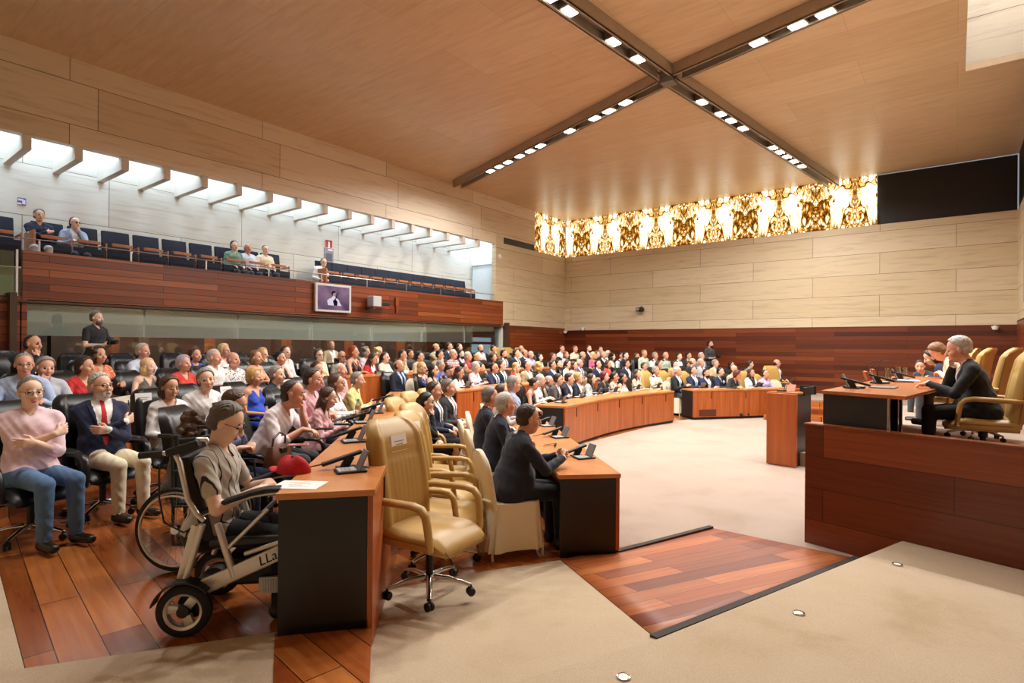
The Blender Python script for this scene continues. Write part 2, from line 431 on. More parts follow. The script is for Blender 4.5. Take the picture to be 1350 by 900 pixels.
# glass wall and room under the gallery
M_GLASS = glassy('clear_glass', '#f0f3f1')
M_FROST = plain('frosted_blind', '#d3dbd4', 0.6)
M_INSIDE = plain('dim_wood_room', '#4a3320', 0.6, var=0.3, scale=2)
m = MB()
for k in range(7):
    a = GY0+0.05+k*2.0; m.box((XL-0.14, a+0.98, 1.41), (0.02, 1.955, 1.98))
struct(m.build('window_2', M_GLASS), 'glass wall under the gallery')
o = MB().box((XL-0.22, 9.0, 2.02), (0.03, 12.5, 0.56)).build('window_2', M_FROST); struct(o, 'frosted band behind the glass wall')
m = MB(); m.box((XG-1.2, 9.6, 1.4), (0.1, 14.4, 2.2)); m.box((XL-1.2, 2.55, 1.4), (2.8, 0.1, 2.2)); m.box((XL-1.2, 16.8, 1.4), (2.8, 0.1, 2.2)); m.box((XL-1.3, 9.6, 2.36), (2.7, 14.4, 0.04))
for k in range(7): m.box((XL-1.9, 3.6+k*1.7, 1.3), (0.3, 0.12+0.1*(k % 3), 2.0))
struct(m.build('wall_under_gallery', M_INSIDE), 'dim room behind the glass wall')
M_ORANGE = plain('warm_wood_post', '#8a4a22', 0.5)
for k in range(5):
    struct(MB().box((XL-1.5, 4.6+k*2.1, 1.3), (0.25, 0.16, 1.9)).build('column', M_ORANGE))
M_DAYW = emit('daylight_window', '#c9e2f7', 1.3)
t = MB(); t.box((XL-0.62, 16.3, 1.28), (0.03, 1.25, 0.85)); t.box((XL-0.62, 16.3, 1.86), (0.03, 1.25, 0.16)); struct(t.build('window_3', M_DAYW), 'bright window behind the glass wall')
t = MB(); t.box((XL-0.60, 16.3, 1.73), (0.05, 1.4, 0.09)); struct(t.build('window_3', M_DARKPANEL), None)
m = MB(); m.box((XL-0.08, 16.66, 1.4), (0.16, 0.1, 2.0)); struct(m.build('trim_6', M_FROST), None)

ld = bpy.data.lights.new('added_room_fill', 'AREA'); ld.shape = 'RECTANGLE'; ld.size = 1.2; ld.size_y = 12; ld.energy = 260; lo = bpy.data.objects.new('added_room_fill', ld); COL.objects.link(lo); lo.location = (XL-1.3, 9.5, 2.3)  # unseen fill light, added to brighten the room behind the glass
# back wall
m = MB(); m.box(((XL+XR)/2, YB+0.1, (2.33+5.5)/2), (XR-XL+0.4, 0.2, 5.5-2.33)); struct(m.build('wall_back', M_STONE_X), 'travertine wall at the far end')
m = MB(); m.box(((XL+XR)/2, YB+0.1, 1.05), (XR-XL+0.4, 0.2, 2.56)); struct(m.build('wall_back', M_WOOD_X), 'red wood panelling of the far wall')
m = MB(); m.box(((-1.97+XR)/2, YB+0.3, (5.5+CEIL)/2), (XR+1.97, 0.2, CEIL-5.5)); struct(m.build('wall_back', M_DARKPANEL), 'dark recess beside the glowing stone')
def onyx(name, expr):
    t = NT(name); tc = t.n('ShaderNodeTexCoord'); sp = t.n('ShaderNodeSeparateXYZ'); t.l(tc.outputs['Object'], sp.inputs[0])
    h = sp.outputs['xyz'.index(expr[0])]
    hp = t.math('PINGPONG', t.math('ADD', h, 30.0), 0.56)
    cell = t.math('FLOOR', t.math('DIVIDE', t.math('ADD', h, 30.0), 1.12)); odd = t.math('MODULO', cell, 2.0)
    cb = t.n('ShaderNodeCombineXYZ'); t.l(t.math('ADD', hp, t.math('MULTIPLY', odd, 3.7)), cb.inputs[0]); t.l(sp.outputs[2], cb.inputs[1])
    mp = t.n('ShaderNodeMapping'); mp.inputs['Scale'].default_value = (1.5, 0.75, 1); t.l(cb.outputs[0], mp.inputs[0])
    n1 = t.n('ShaderNodeTexNoise', Scale=1.7, Detail=3.0, Roughness=0.5, Distortion=1.1); t.l(mp.outputs[0], n1.inputs['Vector'])
    n2 = t.n('ShaderNodeTexNoise', Scale=3.4, Detail=6.0, Roughness=0.7, Distortion=1.8); t.l(mp.outputs[0], n2.inputs['Vector'])
    v1 = t.math('MULTIPLY', t.math('ABSOLUTE', t.math('SUBTRACT', n1.outputs[0], 0.47)), 2.4)
    edge = t.math('ABSOLUTE', t.math('SUBTRACT', hp, 0.56)); v2 = t.math('ADD', t.math('MULTIPLY', t.math('ABSOLUTE', t.math('SUBTRACT', n2.outputs[0], 0.5)), 1.4), t.math('MULTIPLY', edge, t.math('MULTIPLY_ADD', odd, -.28, .42)))
    zb = t.math('SUBTRACT', sp.outputs[2], 5.5); zt = t.math('SUBTRACT', 7.1, sp.outputs[2]); zz = t.math('MULTIPLY', t.math('MINIMUM', zb, zt), t.math('MULTIPLY_ADD', odd, .2, .22))
    v3 = t.math('ADD', t.math('MULTIPLY', t.math('ABSOLUTE', t.math('SUBTRACT', n2.outputs[0], 0.44)), 1.6), zz)
    v = t.math('MINIMUM', t.math('MINIMUM', v1, v2), v3)
    col = t.ramp(v, [(0.0, '#4d2808'), (0.03, '#8f5216'), (0.065, '#d38d30'), (0.10, '#f4cd7e'), (0.15, '#fff6e0')])
    st = t.n('ShaderNodeMapRange'); t.l(v, st.inputs[0]); st.inputs[1].default_value = 0.0; st.inputs[2].default_value = 0.15; st.inputs[3].default_value = 0.6; st.inputs[4].default_value = 2.4
    e = t.n('ShaderNodeEmission'); t.l(col, e.inputs[0]); t.l(st.outputs[0], e.inputs[1])
    t.l(e.outputs[0], t.t.nodes['Material Output'].inputs[0]); return t.m
m = MB(); m.box(((XL-1.97)/2, YB+0.06, (5.5+CEIL)/2), (-1.97-XL, 0.06, CEIL-5.5)); struct(m.build('window_4', onyx('backlit_onyx_back', 'xz')), 'backlit onyx band on the far wall')
m = MB(); m.box((XL-0.05, (18.7+YB)/2, (5.49+CEIL)/2), (0.06, YB-18.7, CEIL-5.49)); struct(m.build('window_5', onyx('backlit_onyx_left', 'yz')), 'backlit onyx band on the left wall')
# right wall and the wall behind the camera
m = MB(); m.box((XR+0.1, (YF+YB)/2, (2.4+5.5)/2), (0.2, YB-YF, 3.1)); struct(m.build('wall_right', M_STONE_Y), 'travertine wall on the right')
m = MB(); m.box((XR+0.1, (YF+YB)/2, 1.1), (0.2, YB-YF, 2.66)); struct(m.build('wall_right', M_WOOD_Y), 'red wood panelling on the right')
m = MB(); m.box((XR+0.12, (YF+YB)/2, (5.5+CEIL)/2), (0.2, YB-YF, CEIL-5.5)); struct(m.build('wall_right', M_DARKPANEL), None)
m = MB(); m.box((XR-0.02, 17.6, 3.9), (0.04, 2.2, 2.2)); struct(m.build('window_6', plain('grey_screen', '#8f9192', 0.4)), 'grey panel on the right wall')
m = MB(); m.box(((XL+XR)/2, YF-0.1, 3.4), (XR-XL+3.4, 0.2, 7.6)); struct(m.build('wall_front', M_STONE_X), None)
# ceiling with a light well on the right
WX, WY0, WY1 = 0.12, 8.6, 14.28
m = MB()
m.prism([(XL-0.1, YF), (XR+0.2, YF), (XR+0.2, WY0), (WX, WY0), (WX, WY1), (XR+0.2, WY1), (XR+0.2, YB+0.1), (XL-0.1, YB+0.1)], CEIL, CEIL+0.12)
struct(m.build('ceiling', M_CEIL), 'plywood ceiling')
m = MB(); m.box(((WX+XR)/2, WY1+0.06, 9.0), (XR-WX+0.4, 0.1, 3.7)); m.box((WX-0.06, (WY0+WY1)/2, 9.0), (0.1, WY1-WY0, 3.7)); m.box((XR+0.16, (WY0+WY1)/2, 9.0), (0.1, WY1-WY0, 3.7)); m.box(((WX+XR)/2, WY0-0.06, 9.0), (XR-WX+0.4, 0.1, 3.7))
struct(m.build('wall_right', stone('travertine_well', 'xzy', 3.0, .9, '#dcd6c8', '#d2cbbb')), 'pale stone sides of the light well')
m = MB(); m.box(((WX+XR)/2, (WY0+WY1)/2, 10.9), (XR-WX+0.4, WY1-WY0+0.2, 0.05)); struct(m.build('window_7', emit('daylight_well', '#f6f6ff', 10.0)), 'skylight of the light well')

# ------------------------------------------------------------------ ceiling tracks
M_LAMP = emit('lamp_face', '#fff6e6', 26.0)
M_TRACK = plain('track_metal', '#a89c8c', 0.3, 0.25, var=0.12, scale=6)
LAMP_PTS = []
def track(name, A, B, lamps, label, hgt=0.22, w=0.34):
    A = Vector((A[0], A[1], CEIL-.004)); B = Vector((B[0], B[1], CEIL-.004)); d = (B-A).normalized(); yaw = math.atan2(d.y, d.x)
    t = thing('lighting_track', label, 'ceiling light track', A, yaw, 'metal lighting tracks forming a cross on the ceiling')
    L = (B-A).length; m = MB()
    m.box((L/2, w/2-0.012, -hgt/2), (L, 0.024, hgt)); m.box((L/2, -w/2+0.012, -hgt/2), (L, 0.024, hgt)); m.box((L/2, 0, -0.018), (L, w-0.04, 0.03))
    m.box((L/2, w/2-0.03, -hgt+0.01), (L, 0.06, 0.02)); m.box((L/2, -w/2+0.03, -hgt+0.01), (L, 0.06, 0.02))
    m.build('housing', M_TRACK, t)
    for q in lamps:
        p = np.array(q); x = (Vector((q[0], q[1], CEIL))-A).dot(d)
        x = max(0.3, min(L-0.3, x))
        h = MB(); h.box((x, 0, -0.13), (0.30, 0.2, 0.16), None, 0.02); ho = h.build('lamp', M_STEEL, t)
        f = MB(); f.box((x, 0, -0.217), (0.25, 0.15, 0.014), None, 0.006); f.build('lamp_glass', M_LAMP, ho)
        LAMP_PTS.append(A+d*x+Vector((0, 0, -0.26)))
C0 = on_z(882, 92, CEIL)
def pix(*ps): return [on_z(x, y, CEIL-0.2) for x, y in ps]
W0 = on_z(603, 239, CEIL); E0 = on_z(1096, -4, CEIL); N0 = (-3.15, YB-0.12); S0 = on_z(700, -40, CEIL)
track('a', W0, C0[:2]-0.18*(C0[:2]-W0[:2])/np.linalg.norm(C0[:2]-W0[:2]), pix((632, 222), (643, 216), (655, 210), (671, 202), (684, 195), (698, 188), (733, 167), (770, 151), (791, 142), (811, 130)), 'lighting track running from the cross to the left wall')
track('b', C0[:2]+0.2*(E0[:2]-C0[:2])/np.linalg.norm(E0[:2]-C0[:2]), (C0+(E0-C0)*1.88)[:2], pix((988, 47), (1038, 22), (1076, 6)) + [C0+(E0-C0)*k for k in (1.3, 1.5, 1.65, 1.8)], 'lighting track running from the cross to the upper right')
track('c', C0, N0, pix((937, 130), (962, 146), (975, 155), (993, 165), (1028, 192), (1037, 198), (1046, 204), (1056, 210), (1064, 217)), 'lighting track running from the cross to the glowing stone band')
track('d', C0[:2]+0.2*(S0[:2]-C0[:2])/np.linalg.norm(S0[:2]-C0[:2]), (C0+(S0-C0)*2.6)[:2], pix((859, 70), (823, 48), (760, 9)) + [C0+(S0-C0)*k for k in (0.9, 1.2, 1.5, 1.9, 2.2)], 'lighting track running from the cross to the top edge')
m = MB(); m.box((C0[0], C0[1], CEIL-0.14), (0.26, 0.26, 0.28)); t = m.build('track_joint', M_STEEL); tag(t, 'metal box where the four lighting tracks meet', 'track joint')
# the lamps' light
for i, p in enumerate(LAMP_PTS):
    ld = bpy.data.lights.new('lamp_light', 'AREA'); ld.shape = 'DISK'; ld.size = 0.22; ld.energy = LAMP_W; ld.color = (1.0, 0.965, 0.92); ld.spread = math.radians(165)
    lo = bpy.data.objects.new('lamp_light', ld); COL.objects.link(lo); lo.location = p
w = bpy.data.worlds.new('world'); SC.world = w; w.use_nodes = True
w.node_tree.nodes['Background'].inputs[0].default_value = (0.9, 0.93, 1, 1); w.node_tree.nodes['Background'].inputs[1].default_value = 0.3
SC.cycles.max_bounces = 8; SC.cycles.diffuse_bounces = 5; SC.cycles.glossy_bounces = 3; SC.cycles.transparent_max_bounces = 8
SC.cycles.use_denoising = True; SC.cycles.sample_clamp_indirect = 6.0; SC.cycles.caustics_reflective = False; SC.cycles.caustics_refractive = False
# ================================================================== people: one signed-distance figure each, meshed by surface nets
HS = 1.03
LAB = dict(skin=1, hair=2, top=3, bottom=4, shoe=5, shirt=6, tie=7, eye=8, lip=9, beard=10, mark=11, sock=12, strap=13)
def rotm(yaw=0, pitch=0, roll=0):
    cy, sy = math.cos(yaw), math.sin(yaw); cp, sp = math.cos(pitch), math.sin(pitch); cr, sr = math.cos(roll), math.sin(roll)
    Rz = np.array([[cy, -sy, 0], [sy, cy, 0], [0, 0, 1]]); Ry = np.array([[cp, 0, sp], [0, 1, 0], [-sp, 0, cp]]); Rx = np.array([[1, 0, 0], [0, cr, -sr], [0, sr, cr]])
    return Rz @ Ry @ Rx
class Field:
    def __init__(s, lo, hi, vox):
        s.vox = vox; s.lo = np.array(lo, float)
        n = np.ceil((np.array(hi)-s.lo)/vox).astype(int)+1
        s.ax = [(s.lo[i]+vox*np.arange(n[i])).astype(np.float32) for i in range(3)]
        s.F = np.full(n, 9.0, np.float32); s.L = np.zeros(n, np.int8); s.B = np.full(n, 9.0, np.float32); s.BL = np.zeros(n, np.int8)
    def _sub(s, lo, hi):
        a = np.maximum(np.floor((np.array(lo)-s.lo)/s.vox).astype(int), 0); b = np.minimum(np.ceil((np.array(hi)-s.lo)/s.vox).astype(int)+1, s.F.shape)
        if np.any(b <= a): return None
        sl = tuple(slice(a[i], b[i]) for i in range(3))
        X = s.ax[0][sl[0]][:, None, None]; Y = s.ax[1][sl[1]][None, :, None]; Z = s.ax[2][sl[2]][None, None, :]
        return sl, X, Y, Z
    def put(s, sl, d, lab, k):
        # the whole dressed figure, and underneath it the body alone
        s._put(s.F, s.L, sl, d, lab, k)
        if lab in (1, 8, 9): s._put(s.B, s.BL, sl, d, lab, k)
        elif lab in (3, 4, 5, 6): s._put(s.B, s.BL, sl, d+.012, 1, k)
    def _put(s, FF, LL, sl, d, lab, k):
        F = FF[sl]; Lb = LL[sl]
        Lb[d < F] = lab
        if k > 0:
            h = np.maximum(k-np.abs(F-d), 0)/k
            FF[sl] = np.minimum(F, d)-h*h*k*0.25
        else: FF[sl] = np.minimum(F, d)
    def cone(s, a, b, r1, r2, lab, k=0.02, flat=None):
        a = np.array(a, float); b = np.array(b, float); R = max(r1, r2)+k+2.5*s.vox
        q = s._sub(np.minimum(a, b)-R, np.maximum(a, b)+R)
        if q is None: return
        sl, X, Y, Z = q; ba = b-a; L2 = float(ba @ ba)+1e-9
        px, py, pz = X-a[0], Y-a[1], Z-a[2]
        h = np.clip((px*ba[0]+py*ba[1]+pz*ba[2])/L2, 0, 1)
        dx, dy, dz = px-h*ba[0], py-h*ba[1], pz-h*ba[2]
        if flat is not None:
            nrm, f = flat; nrm = np.array(nrm)/np.linalg.norm(nrm)
            t = (dx*nrm[0]+dy*nrm[1]+dz*nrm[2])
            d2 = dx*dx+dy*dy+dz*dz+(f*f-1)*t*t
        else: d2 = dx*dx+dy*dy+dz*dz
        s.put(sl, np.sqrt(d2)-(r1+h*(r2-r1)), lab, k)
    def ell(s, c, r, lab, k=0.02, R=None, clips=(), sub=False):
        c = np.array(c, float); r = np.array(r, float); m = max(r)+k+2.5*s.vox
        q = s._sub(c-m, c+m)
        if q is None: return
        sl, X, Y, Z = q; px, py, pz = X-c[0], Y-c[1], Z-c[2]
        if R is not None:
            px, py, pz = (px*R[0, i]+py*R[1, i]+pz*R[2, i] for i in range(3))
        k0 = np.sqrt((px/r[0])**2+(py/r[1])**2+(pz/r[2])**2); k1 = np.sqrt((px/r[0]**2)**2+(py/r[1]**2)**2+(pz/r[2]**2)**2)+1e-6
        d = k0*(k0-1)/k1
        for (nx, ny, nz, o) in clips: d = np.maximum(d, px*nx+py*ny+pz*nz-o)
        if sub:
            s.F[sl] = np.maximum(s.F[sl], -d); s.B[sl] = np.maximum(s.B[sl], -d); return
        s.put(sl, d.astype(np.float32), lab, k)
    def mesh(s, body=False):
        F, L = (s.B, s.BL) if body else (s.F, s.L); S = F < 0
        n0, n1, n2 = F.shape
        cnt = np.zeros((n0-1, n1-1, n2-1), np.int8)
        for dx in (0, 1):
            for dy in (0, 1):
                for dz in (0, 1): cnt += S[dx:n0-1+dx, dy:n1-1+dy, dz:n2-1+dz]
        act = np.argwhere((cnt > 0) & (cnt < 8)); idx = np.full(cnt.shape, -1, np.int32); idx[tuple(act.T)] = np.arange(len(act))
        pos = np.zeros((len(act), 3)); num = np.zeros(len(act)); cor = [(dx, dy, dz) for dx in (0, 1) for dy in (0, 1) for dz in (0, 1)]
        val = {c: F[act[:, 0]+c[0], act[:, 1]+c[1], act[:, 2]+c[2]] for c in cor}
        for a in cor:
            for ax in range(3):
                if a[ax] == 1: continue
                b = list(a); b[ax] = 1; b = tuple(b); fa, fb = val[a], val[b]
                m = (fa < 0) != (fb < 0); t = np.where(m, fa/np.where(m, fa-fb, 1), 0)
                for q in range(3): pos[:, q] += m*(a[q]+(t if q == ax else 0))
                num += m
        pos = act+pos/num[:, None]
        ab = np.stack([np.abs(val[c]) for c in cor], 1); ab = np.where(np.stack([L[act[:, 0]+c[0], act[:, 1]+c[1], act[:, 2]+c[2]] for c in cor], 1) == 0, 9, ab); pick = ab.argmin(1); ca = np.array(cor)[pick]
        lab = L[act[:, 0]+ca[:, 0], act[:, 1]+ca[:, 1], act[:, 2]+ca[:, 2]]
        Q = []
        for ax in range(3):
            o = [1 if i == ax else 0 for i in range(3)]
            A = S[:n0-o[0], :n1-o[1], :n2-o[2]]; B = S[o[0]:, o[1]:, o[2]:]
            e = np.argwhere(A != B); u, v = [(1, 2), (2, 0), (0, 1)][ax]
            ok = (e[:, u] > 0) & (e[:, v] > 0) & (e[:, u] < F.shape[u]-1) & (e[:, v] < F.shape[v]-1); e = e[ok]
            def cell(du, dv):
                c = e.copy(); c[:, u] -= du; c[:, v] -= dv; return idx[c[:, 0], c[:, 1], c[:, 2]]
            q = np.stack([cell(1, 1), cell(0, 1), cell(0, 0), cell(1, 0)], 1)
            inside = A[e[:, 0], e[:, 1], e[:, 2]]
            q[~inside] = q[~inside][:, ::-1]; Q.append(q)
        Q = np.concatenate(Q); Q = Q[(Q >= 0).all(1)]
        V = s.lo+pos*s.vox
        # even out the labels, then one light smoothing pass
        lab = lab.copy()
        for _ in range(1):
            acc = np.zeros_like(V); c = np.zeros(len(V))
            for i in range(4):
                np.add.at(acc, Q[:, i], V[Q[:, (i+1) % 4]]); np.add.at(c, Q[:, i], 1)
                np.add.at(acc, Q[:, i], V[Q[:, (i-1) % 4]]); np.add.at(c, Q[:, i], 1)
            V = V*0.55+0.45*acc/np.maximum(c, 1)[:, None]
        return V, Q, lab
def np_mesh(name, V, Q):
    me = bpy.data.meshes.new(name); n = len(Q)
    me.vertices.add(len(V)); me.vertices.foreach_set('co', V.astype(np.float32).ravel())
    me.loops.add(n*4); me.loops.foreach_set('vertex_index', Q.astype(np.int32).ravel())
    me.polygons.add(n); me.polygons.foreach_set('loop_start', np.arange(0, 4*n, 4, dtype=np.int32)); me.polygons.foreach_set('loop_total', np.full(n, 4, np.int32))
    me.polygons.foreach_set('use_smooth', np.ones(n, bool)); me.update(calc_edges=True)
    return me

def ik(S, W, l1, l2, pole):
    S, W, pole = map(lambda v: np.array(v, float), (S, W, pole)); d = W-S; D = np.linalg.norm(d)
    if D > (l1+l2)*0.985: W = S+d/D*(l1+l2)*0.985; d = W-S; D = np.linalg.norm(d)
    u = d/D; a = (l1*l1-l2*l2+D*D)/(2*D); h = math.sqrt(max(l1*l1-a*a, 0)); p = pole-u*(pole @ u); p /= np.linalg.norm(p)+1e-9
    return S+u*a+p*h, W
U = lambda v: np.array(v, float)/np.linalg.norm(v)
# arm poses in the person's own frame (x forward, y left, z up; seat at 0.46): wrist, finger direction, palm normal, elbow pole - for the left side (mirror for the right)
ARM = dict(
    lap=((.27, .115, .665), (.9, -.25, -.2), (0, 0, -1), (-.35, .35, -.7)),
    lapin=((.25, .06, .67), (.5, -.75, -.1), (0, .2, -1), (-.35, .5, -.7)),
    desk=((.36, .15, .785), (.85, -.5, -.06), (0, 0, -1), (-.25, .45, -.8)),
    deskfar=((.46, .12, .80), (.95, -.2, -.1), (0, 0, -1), (0, .5, -.8)),
    deskin=((.33, .10, .79), (.35, -.9, 0), (0, 0, -1), (-.2, .6, -.7)),
    clasp=((.37, .085, .80), (.7, -.62, .25), (-.3, -.9, 0), (-.25, .45, -.8)),
    claspfar=((.50, .07, .80), (.75, -.6, .25), (-.3, -.9, 0), (-.2, .45, -.8)),
    cross=((.225, -.055, .80), (-.12, -.9, .12), (-.8, .1, 0), (-.1, .5, -.85)),
    cross2=((.205, -.08, .855), (-.15, -.85, .3), (-.8, .1, 0), (-.1, .5, -.85)),
    rest=((.30, .25, .70), (.95, -.1, -.25), (0, 0, -1), (-.5, .6, -.4)),
    phone=((.30, .06, .83), (.55, -.45, .5), (-.7, -.4, .5), (-.25, .45, -.8)),
    pray=((.28, .035, .92), (.25, -.1, .9), (0, -1, 0), (-.1,.4,-.9)),
    hang=((.03, .24, .42), (.1, -.1, -1), (0, -1, 0), (-.7, .4, 0)),
    hold=((.30, .09, 1.02), (.7, -.5, .2), (0, -.7, .6), (-.35, .5, -.7)),
)
POSES = {  # left arm, right arm ('chin' = hand to the chin)
    'lap': ('lap', 'lap'), 'lapin': ('lapin', 'lapin'), 'desk': ('desk', 'desk'), 'deskin': ('deskin', 'deskin'), 'clasp': ('clasp', 'clasp'), 'cross': ('cross', 'cross2'),
    'chinR': ('lapin', 'chin'), 'chinL': ('chin', 'lapin'), 'chinRd': ('deskin', 'chin'), 'chinLd': ('chin', 'deskin'), 'rest': ('rest', 'rest'), 'phone': ('phone', 'phone'), 'pray': ('pray', 'pray'),
    'far': ('deskfar', 'desk'), 'farR': ('deskin', 'deskfar'), 'chinLfar': ('chin', 'deskfar'), 'claspfar': ('claspfar', 'claspfar'), 'farchin': ('deskfar', 'chin'), 'stand': ('hold', 'hold'), 'standlow': ('lapst', 'lapst'), 'hang': ('hang', 'lapst')}

def figure(vox=0.018, sex='m', scale=1.0, lean=0.0, side=0.0, hyaw=0.0, hpitch=0.0, pose='lap', hair='short', top='shirt', sleeve='long', build=1.0, beard=False, standing=False, legs='sit', bottom='trousers', fringe=0.0, armfix=None, hroll=0.0, twist=0.0, vneck=0.0):
    """returns V, Q, lab (per vertex), info"""
    fine = vox < 0.0095
    pz = 0.93 if standing else 0.535
    lo = (-0.42, -0.52, -0.02); hi = (0.86, 0.52, 1.92 if standing else 1.50)
    if standing: hi = (0.62, 0.5, 1.9)
    G = Field(lo, hi, vox)
    P = np.array([0, 0, pz]); R = rotm(twist, lean, side)
    T = lambda x, y, z: P + R @ np.array([x, y, z])
    fem = sex == 'f'; sw = 0.150 if fem else 0.175; b = build
    tl = LAB['top']; bl = LAB['bottom'] if bottom != 'dress' else LAB['top']
    jk = 0.012 if top in ('suit', 'jacket') else 0.004
    kk = 0.05
    # pelvis and torso
    G.cone(P+[0, -.085, 0], P+[0, .085, 0], .118*b, .118*b, bl, 0.03)
    bel = 0.03*max(0, b-1)*4
    G.ell(T(.02+bel*.6, 0, .14), (.122*b+bel+jk, (.15 if fem else .165)*b+jk, .16), tl, kk, R)
    G.ell(T(.0, 0, .32), (.115+jk, (.150 if fem else .175)+jk, .19), tl, kk, R)
    if fem:
        for y in (-.068, .068): G.ell(T(.085, y, .315), (.058, .066, .062), tl, .03, R)
    else: G.ell(T(.045, 0, .36), (.085, .145, .10), tl, .04, R)
    bare = top == 'dress'
    sl_ = LAB['skin'] if bare else tl
    G.cone(T(-.008, -sw*.70, .432), T(-.008, sw*.70, .432), .064+jk*.6, .064+jk*.6, sl_ if bare else tl, .035)
    for sg in (-1, 1): G.cone(T(-.012, sg*.03, .505), T(-.005, sg*sw*.85, .455), .045, .05+jk*.5, sl_, .03)
    if bare:
        for sg in (-1, 1): G.cone(T(.055, sg*.085, .40), T(-.02, sg*.085, .51), .017, .017, tl, .0)
        for sg in (-1, 1): G.cone(T(-.10, sg*.085, .36), T(-.02, sg*.085, .51), .017, .017, tl, .0)
    # head frame
    hp = T(.030, 0, .662); Rh = rotm(hyaw, hpitch+lean*0.35, hroll)
    H = lambda x, y, z: hp + Rh @ np.array([x, y, z])*HS
    G.cone(T(-.012, 0, .465), H(-.012, 0, -.055), .058 if not fem else .05, .052 if not fem else .045, LAB['skin'], .02)
    if top in ('suit', 'jacket', 'shirt', 'uniform', 'polo'):
        col = LAB['shirt'] if top in ('suit', 'jacket') else tl
        nb = T(-.008, 0, .505); nu = T(.004, 0, .522)
        G.cone(T(-.012, 0, .49), nu, .062 if not fem else .054, .058 if not fem else .05, col, 0.0)
    if top in ('suit', 'jacket'): G.ell(T(-.016, 0, .478), (.070, .078 if not fem else .068, .040), tl, .006, R, clips=((1, 0, 0, .025),))
    # head
    sk = LAB['skin']
    G.ell(H(-.012, 0, .03), (.098, .076, .090), sk, .02, Rh)
    G.ell(H(.022, 0, -.035), (.070, .060, .086), sk, .02, Rh)
    G.ell(H(.040, 0, -.088), (.040, .036, .030), sk, .025, Rh)
    if b > 1.12: G.ell(H(.015, 0, -.085), (.06, .062, .045), sk, .03, Rh)
    G.cone(H(.086, 0, .010), H(.108, 0, -.030), .009, .0145, sk, .012)
    for sg in (-1, 1):
        G.ell(H(-.008, sg*.077, -.008), (.020, .011, .032), sk, .006, Rh)
        if fine:
            G.ell(H(.105, sg*.0105, -.036), (.010, .009, .008), sk, .008, Rh)
            G.ell(H(.056, sg*.040, -.032), (.030, .026, .030), sk, .02, Rh)
    if fine:
        for sg in (-1, 1): G.ell(H(.094, sg*.031, .004), (.017, .017, .012), 0, 0, Rh, sub=True)
        for sg in (-1, 1):
            G.ell(H(.0735, sg*.031, .003), (.0135, .0135, .0115), LAB['eye'], .0, Rh)
            G.ell(H(.0715, sg*.031, .0115), (.0165, .018, .0085), sk, .004, Rh)
            G.ell(H(.083, sg*.033, .0265), (.011, .021, .0045), LAB['hair'], .004, Rh)
        G.ell(H(.089, 0, -.0645), (.0125, .0235, .0055), LAB['lip'], .003, Rh); G.ell(H(.087, 0, -.073), (.012, .020, .006), LAB['lip'], .003, Rh)
    elif vox < 0.014:
        for sg in (-1, 1):
            G.ell(H(.083, sg*.031, .004), (.010, .015, .009), LAB['eye'], .0, Rh)
            G.ell(H(.082, sg*.032, .026), (.012, .020, .005), LAB['hair'], .0, Rh)
        G.ell(H(.088, 0, -.068), (.013, .022, .008), LAB['lip'], .0, Rh)
    if beard: G.ell(H(.034, 0, -.075), ((.062, .060, .062) if vox < .011 else (.056, .056, .052)), LAB['beard'], .008, Rh, clips=((-.5, 0, 1, .004 if beard != 'mous' else -.1), (-1, 0, 0, .035)))
    hl = LAB['hair']
    if hair in ('short', 'thick', 'bun', 'tail'):
        t = 1.06 if hair == 'thick' else 1.0
        G.ell(H(-.018, 0, .040), (.105*t, .086*t, .096*t), hl, .006, Rh, clips=((.80, 0, -.60, .016), (0, 0, -1, .092)))
        G.ell(H(-.055, 0, -.012), (.061, .081*t, .072), hl, .006, Rh, clips=((1, 0, .15, .035), (0, 0, -1, .048)))
    elif hair == 'recede':
        G.ell(H(-.022, 0, .034), (.100, .084, .094), hl, .004, Rh, clips=((.80, 0, -.55, -.010), (0, 0, -1, .085)))
        G.ell(H(-.055, 0, -.02), (.058, .080, .07), hl, .004, Rh, clips=((1, 0, .15, .035),))
    elif hair == 'bald':
        G.ell(H(-.030, 0, .0), (.088, .083, .085), hl, .004, Rh, clips=((1, 0, 0.0, .045), (-.5, 0, 1, .048)))
    elif hair == 'buzz':
        G.ell(H(-.016, 0, .034), (.101, .081, .091), hl, .002, Rh, clips=((.80, 0, -.60, .012), (0, 0, -1, .08)))
    elif hair in ('bob', 'long', 'curly', 'fluffy'):
        t = {'curly': 1.16, 'fluffy': 1.1}.get(hair, 1.02)
        G.ell(H(-.018, 0, .038), (.108*t, .092*t, .098*t), hl, .008, Rh, clips=((.93, 0, -.36, .030), ))
        if hair == 'fluffy':
            G.ell(H(-.055, 0, -.015), (.072, .094, .09), hl, .01, Rh, clips=((1, 0, .0, .045),))
        else:
            G.ell(H(-.040, 0, -.055), (.078*t, .100*t, .10), hl, .012, Rh, clips=((1, 0, -.1, .05),))
        if hair == 'long':
            for sg in (-1, 1): G.cone(H(-.02, sg*.085, -.06), T(.045, sg*.085, .43), .030, .022, hl, .015)
            G.ell(H(-.075, 0, -.15), (.055, .098, .17), hl, .015, Rh)
        if hair == 'curly':
            rs = np.random.RandomState(int(abs(hp[2]*1e4)) % 997)
            for _ in range(26):
                a, z = rs.uniform(1.0, 5.3), rs.uniform(-.13, .10); w_ = .085+.02*rs.rand()
                G.ell(H(-.03+w_*math.cos(a), w_*math.sin(a), z), (.034, .034, .034), hl, .01, Rh)
    if hair == 'bun': G.ell(H(-.125, 0, .045), (.045, .045, .042), hl, .01, Rh)
    if hair == 'tail': G.cone(H(-.11, 0, .02), H(-.15, 0, -.17), .035, .02, hl, .02)
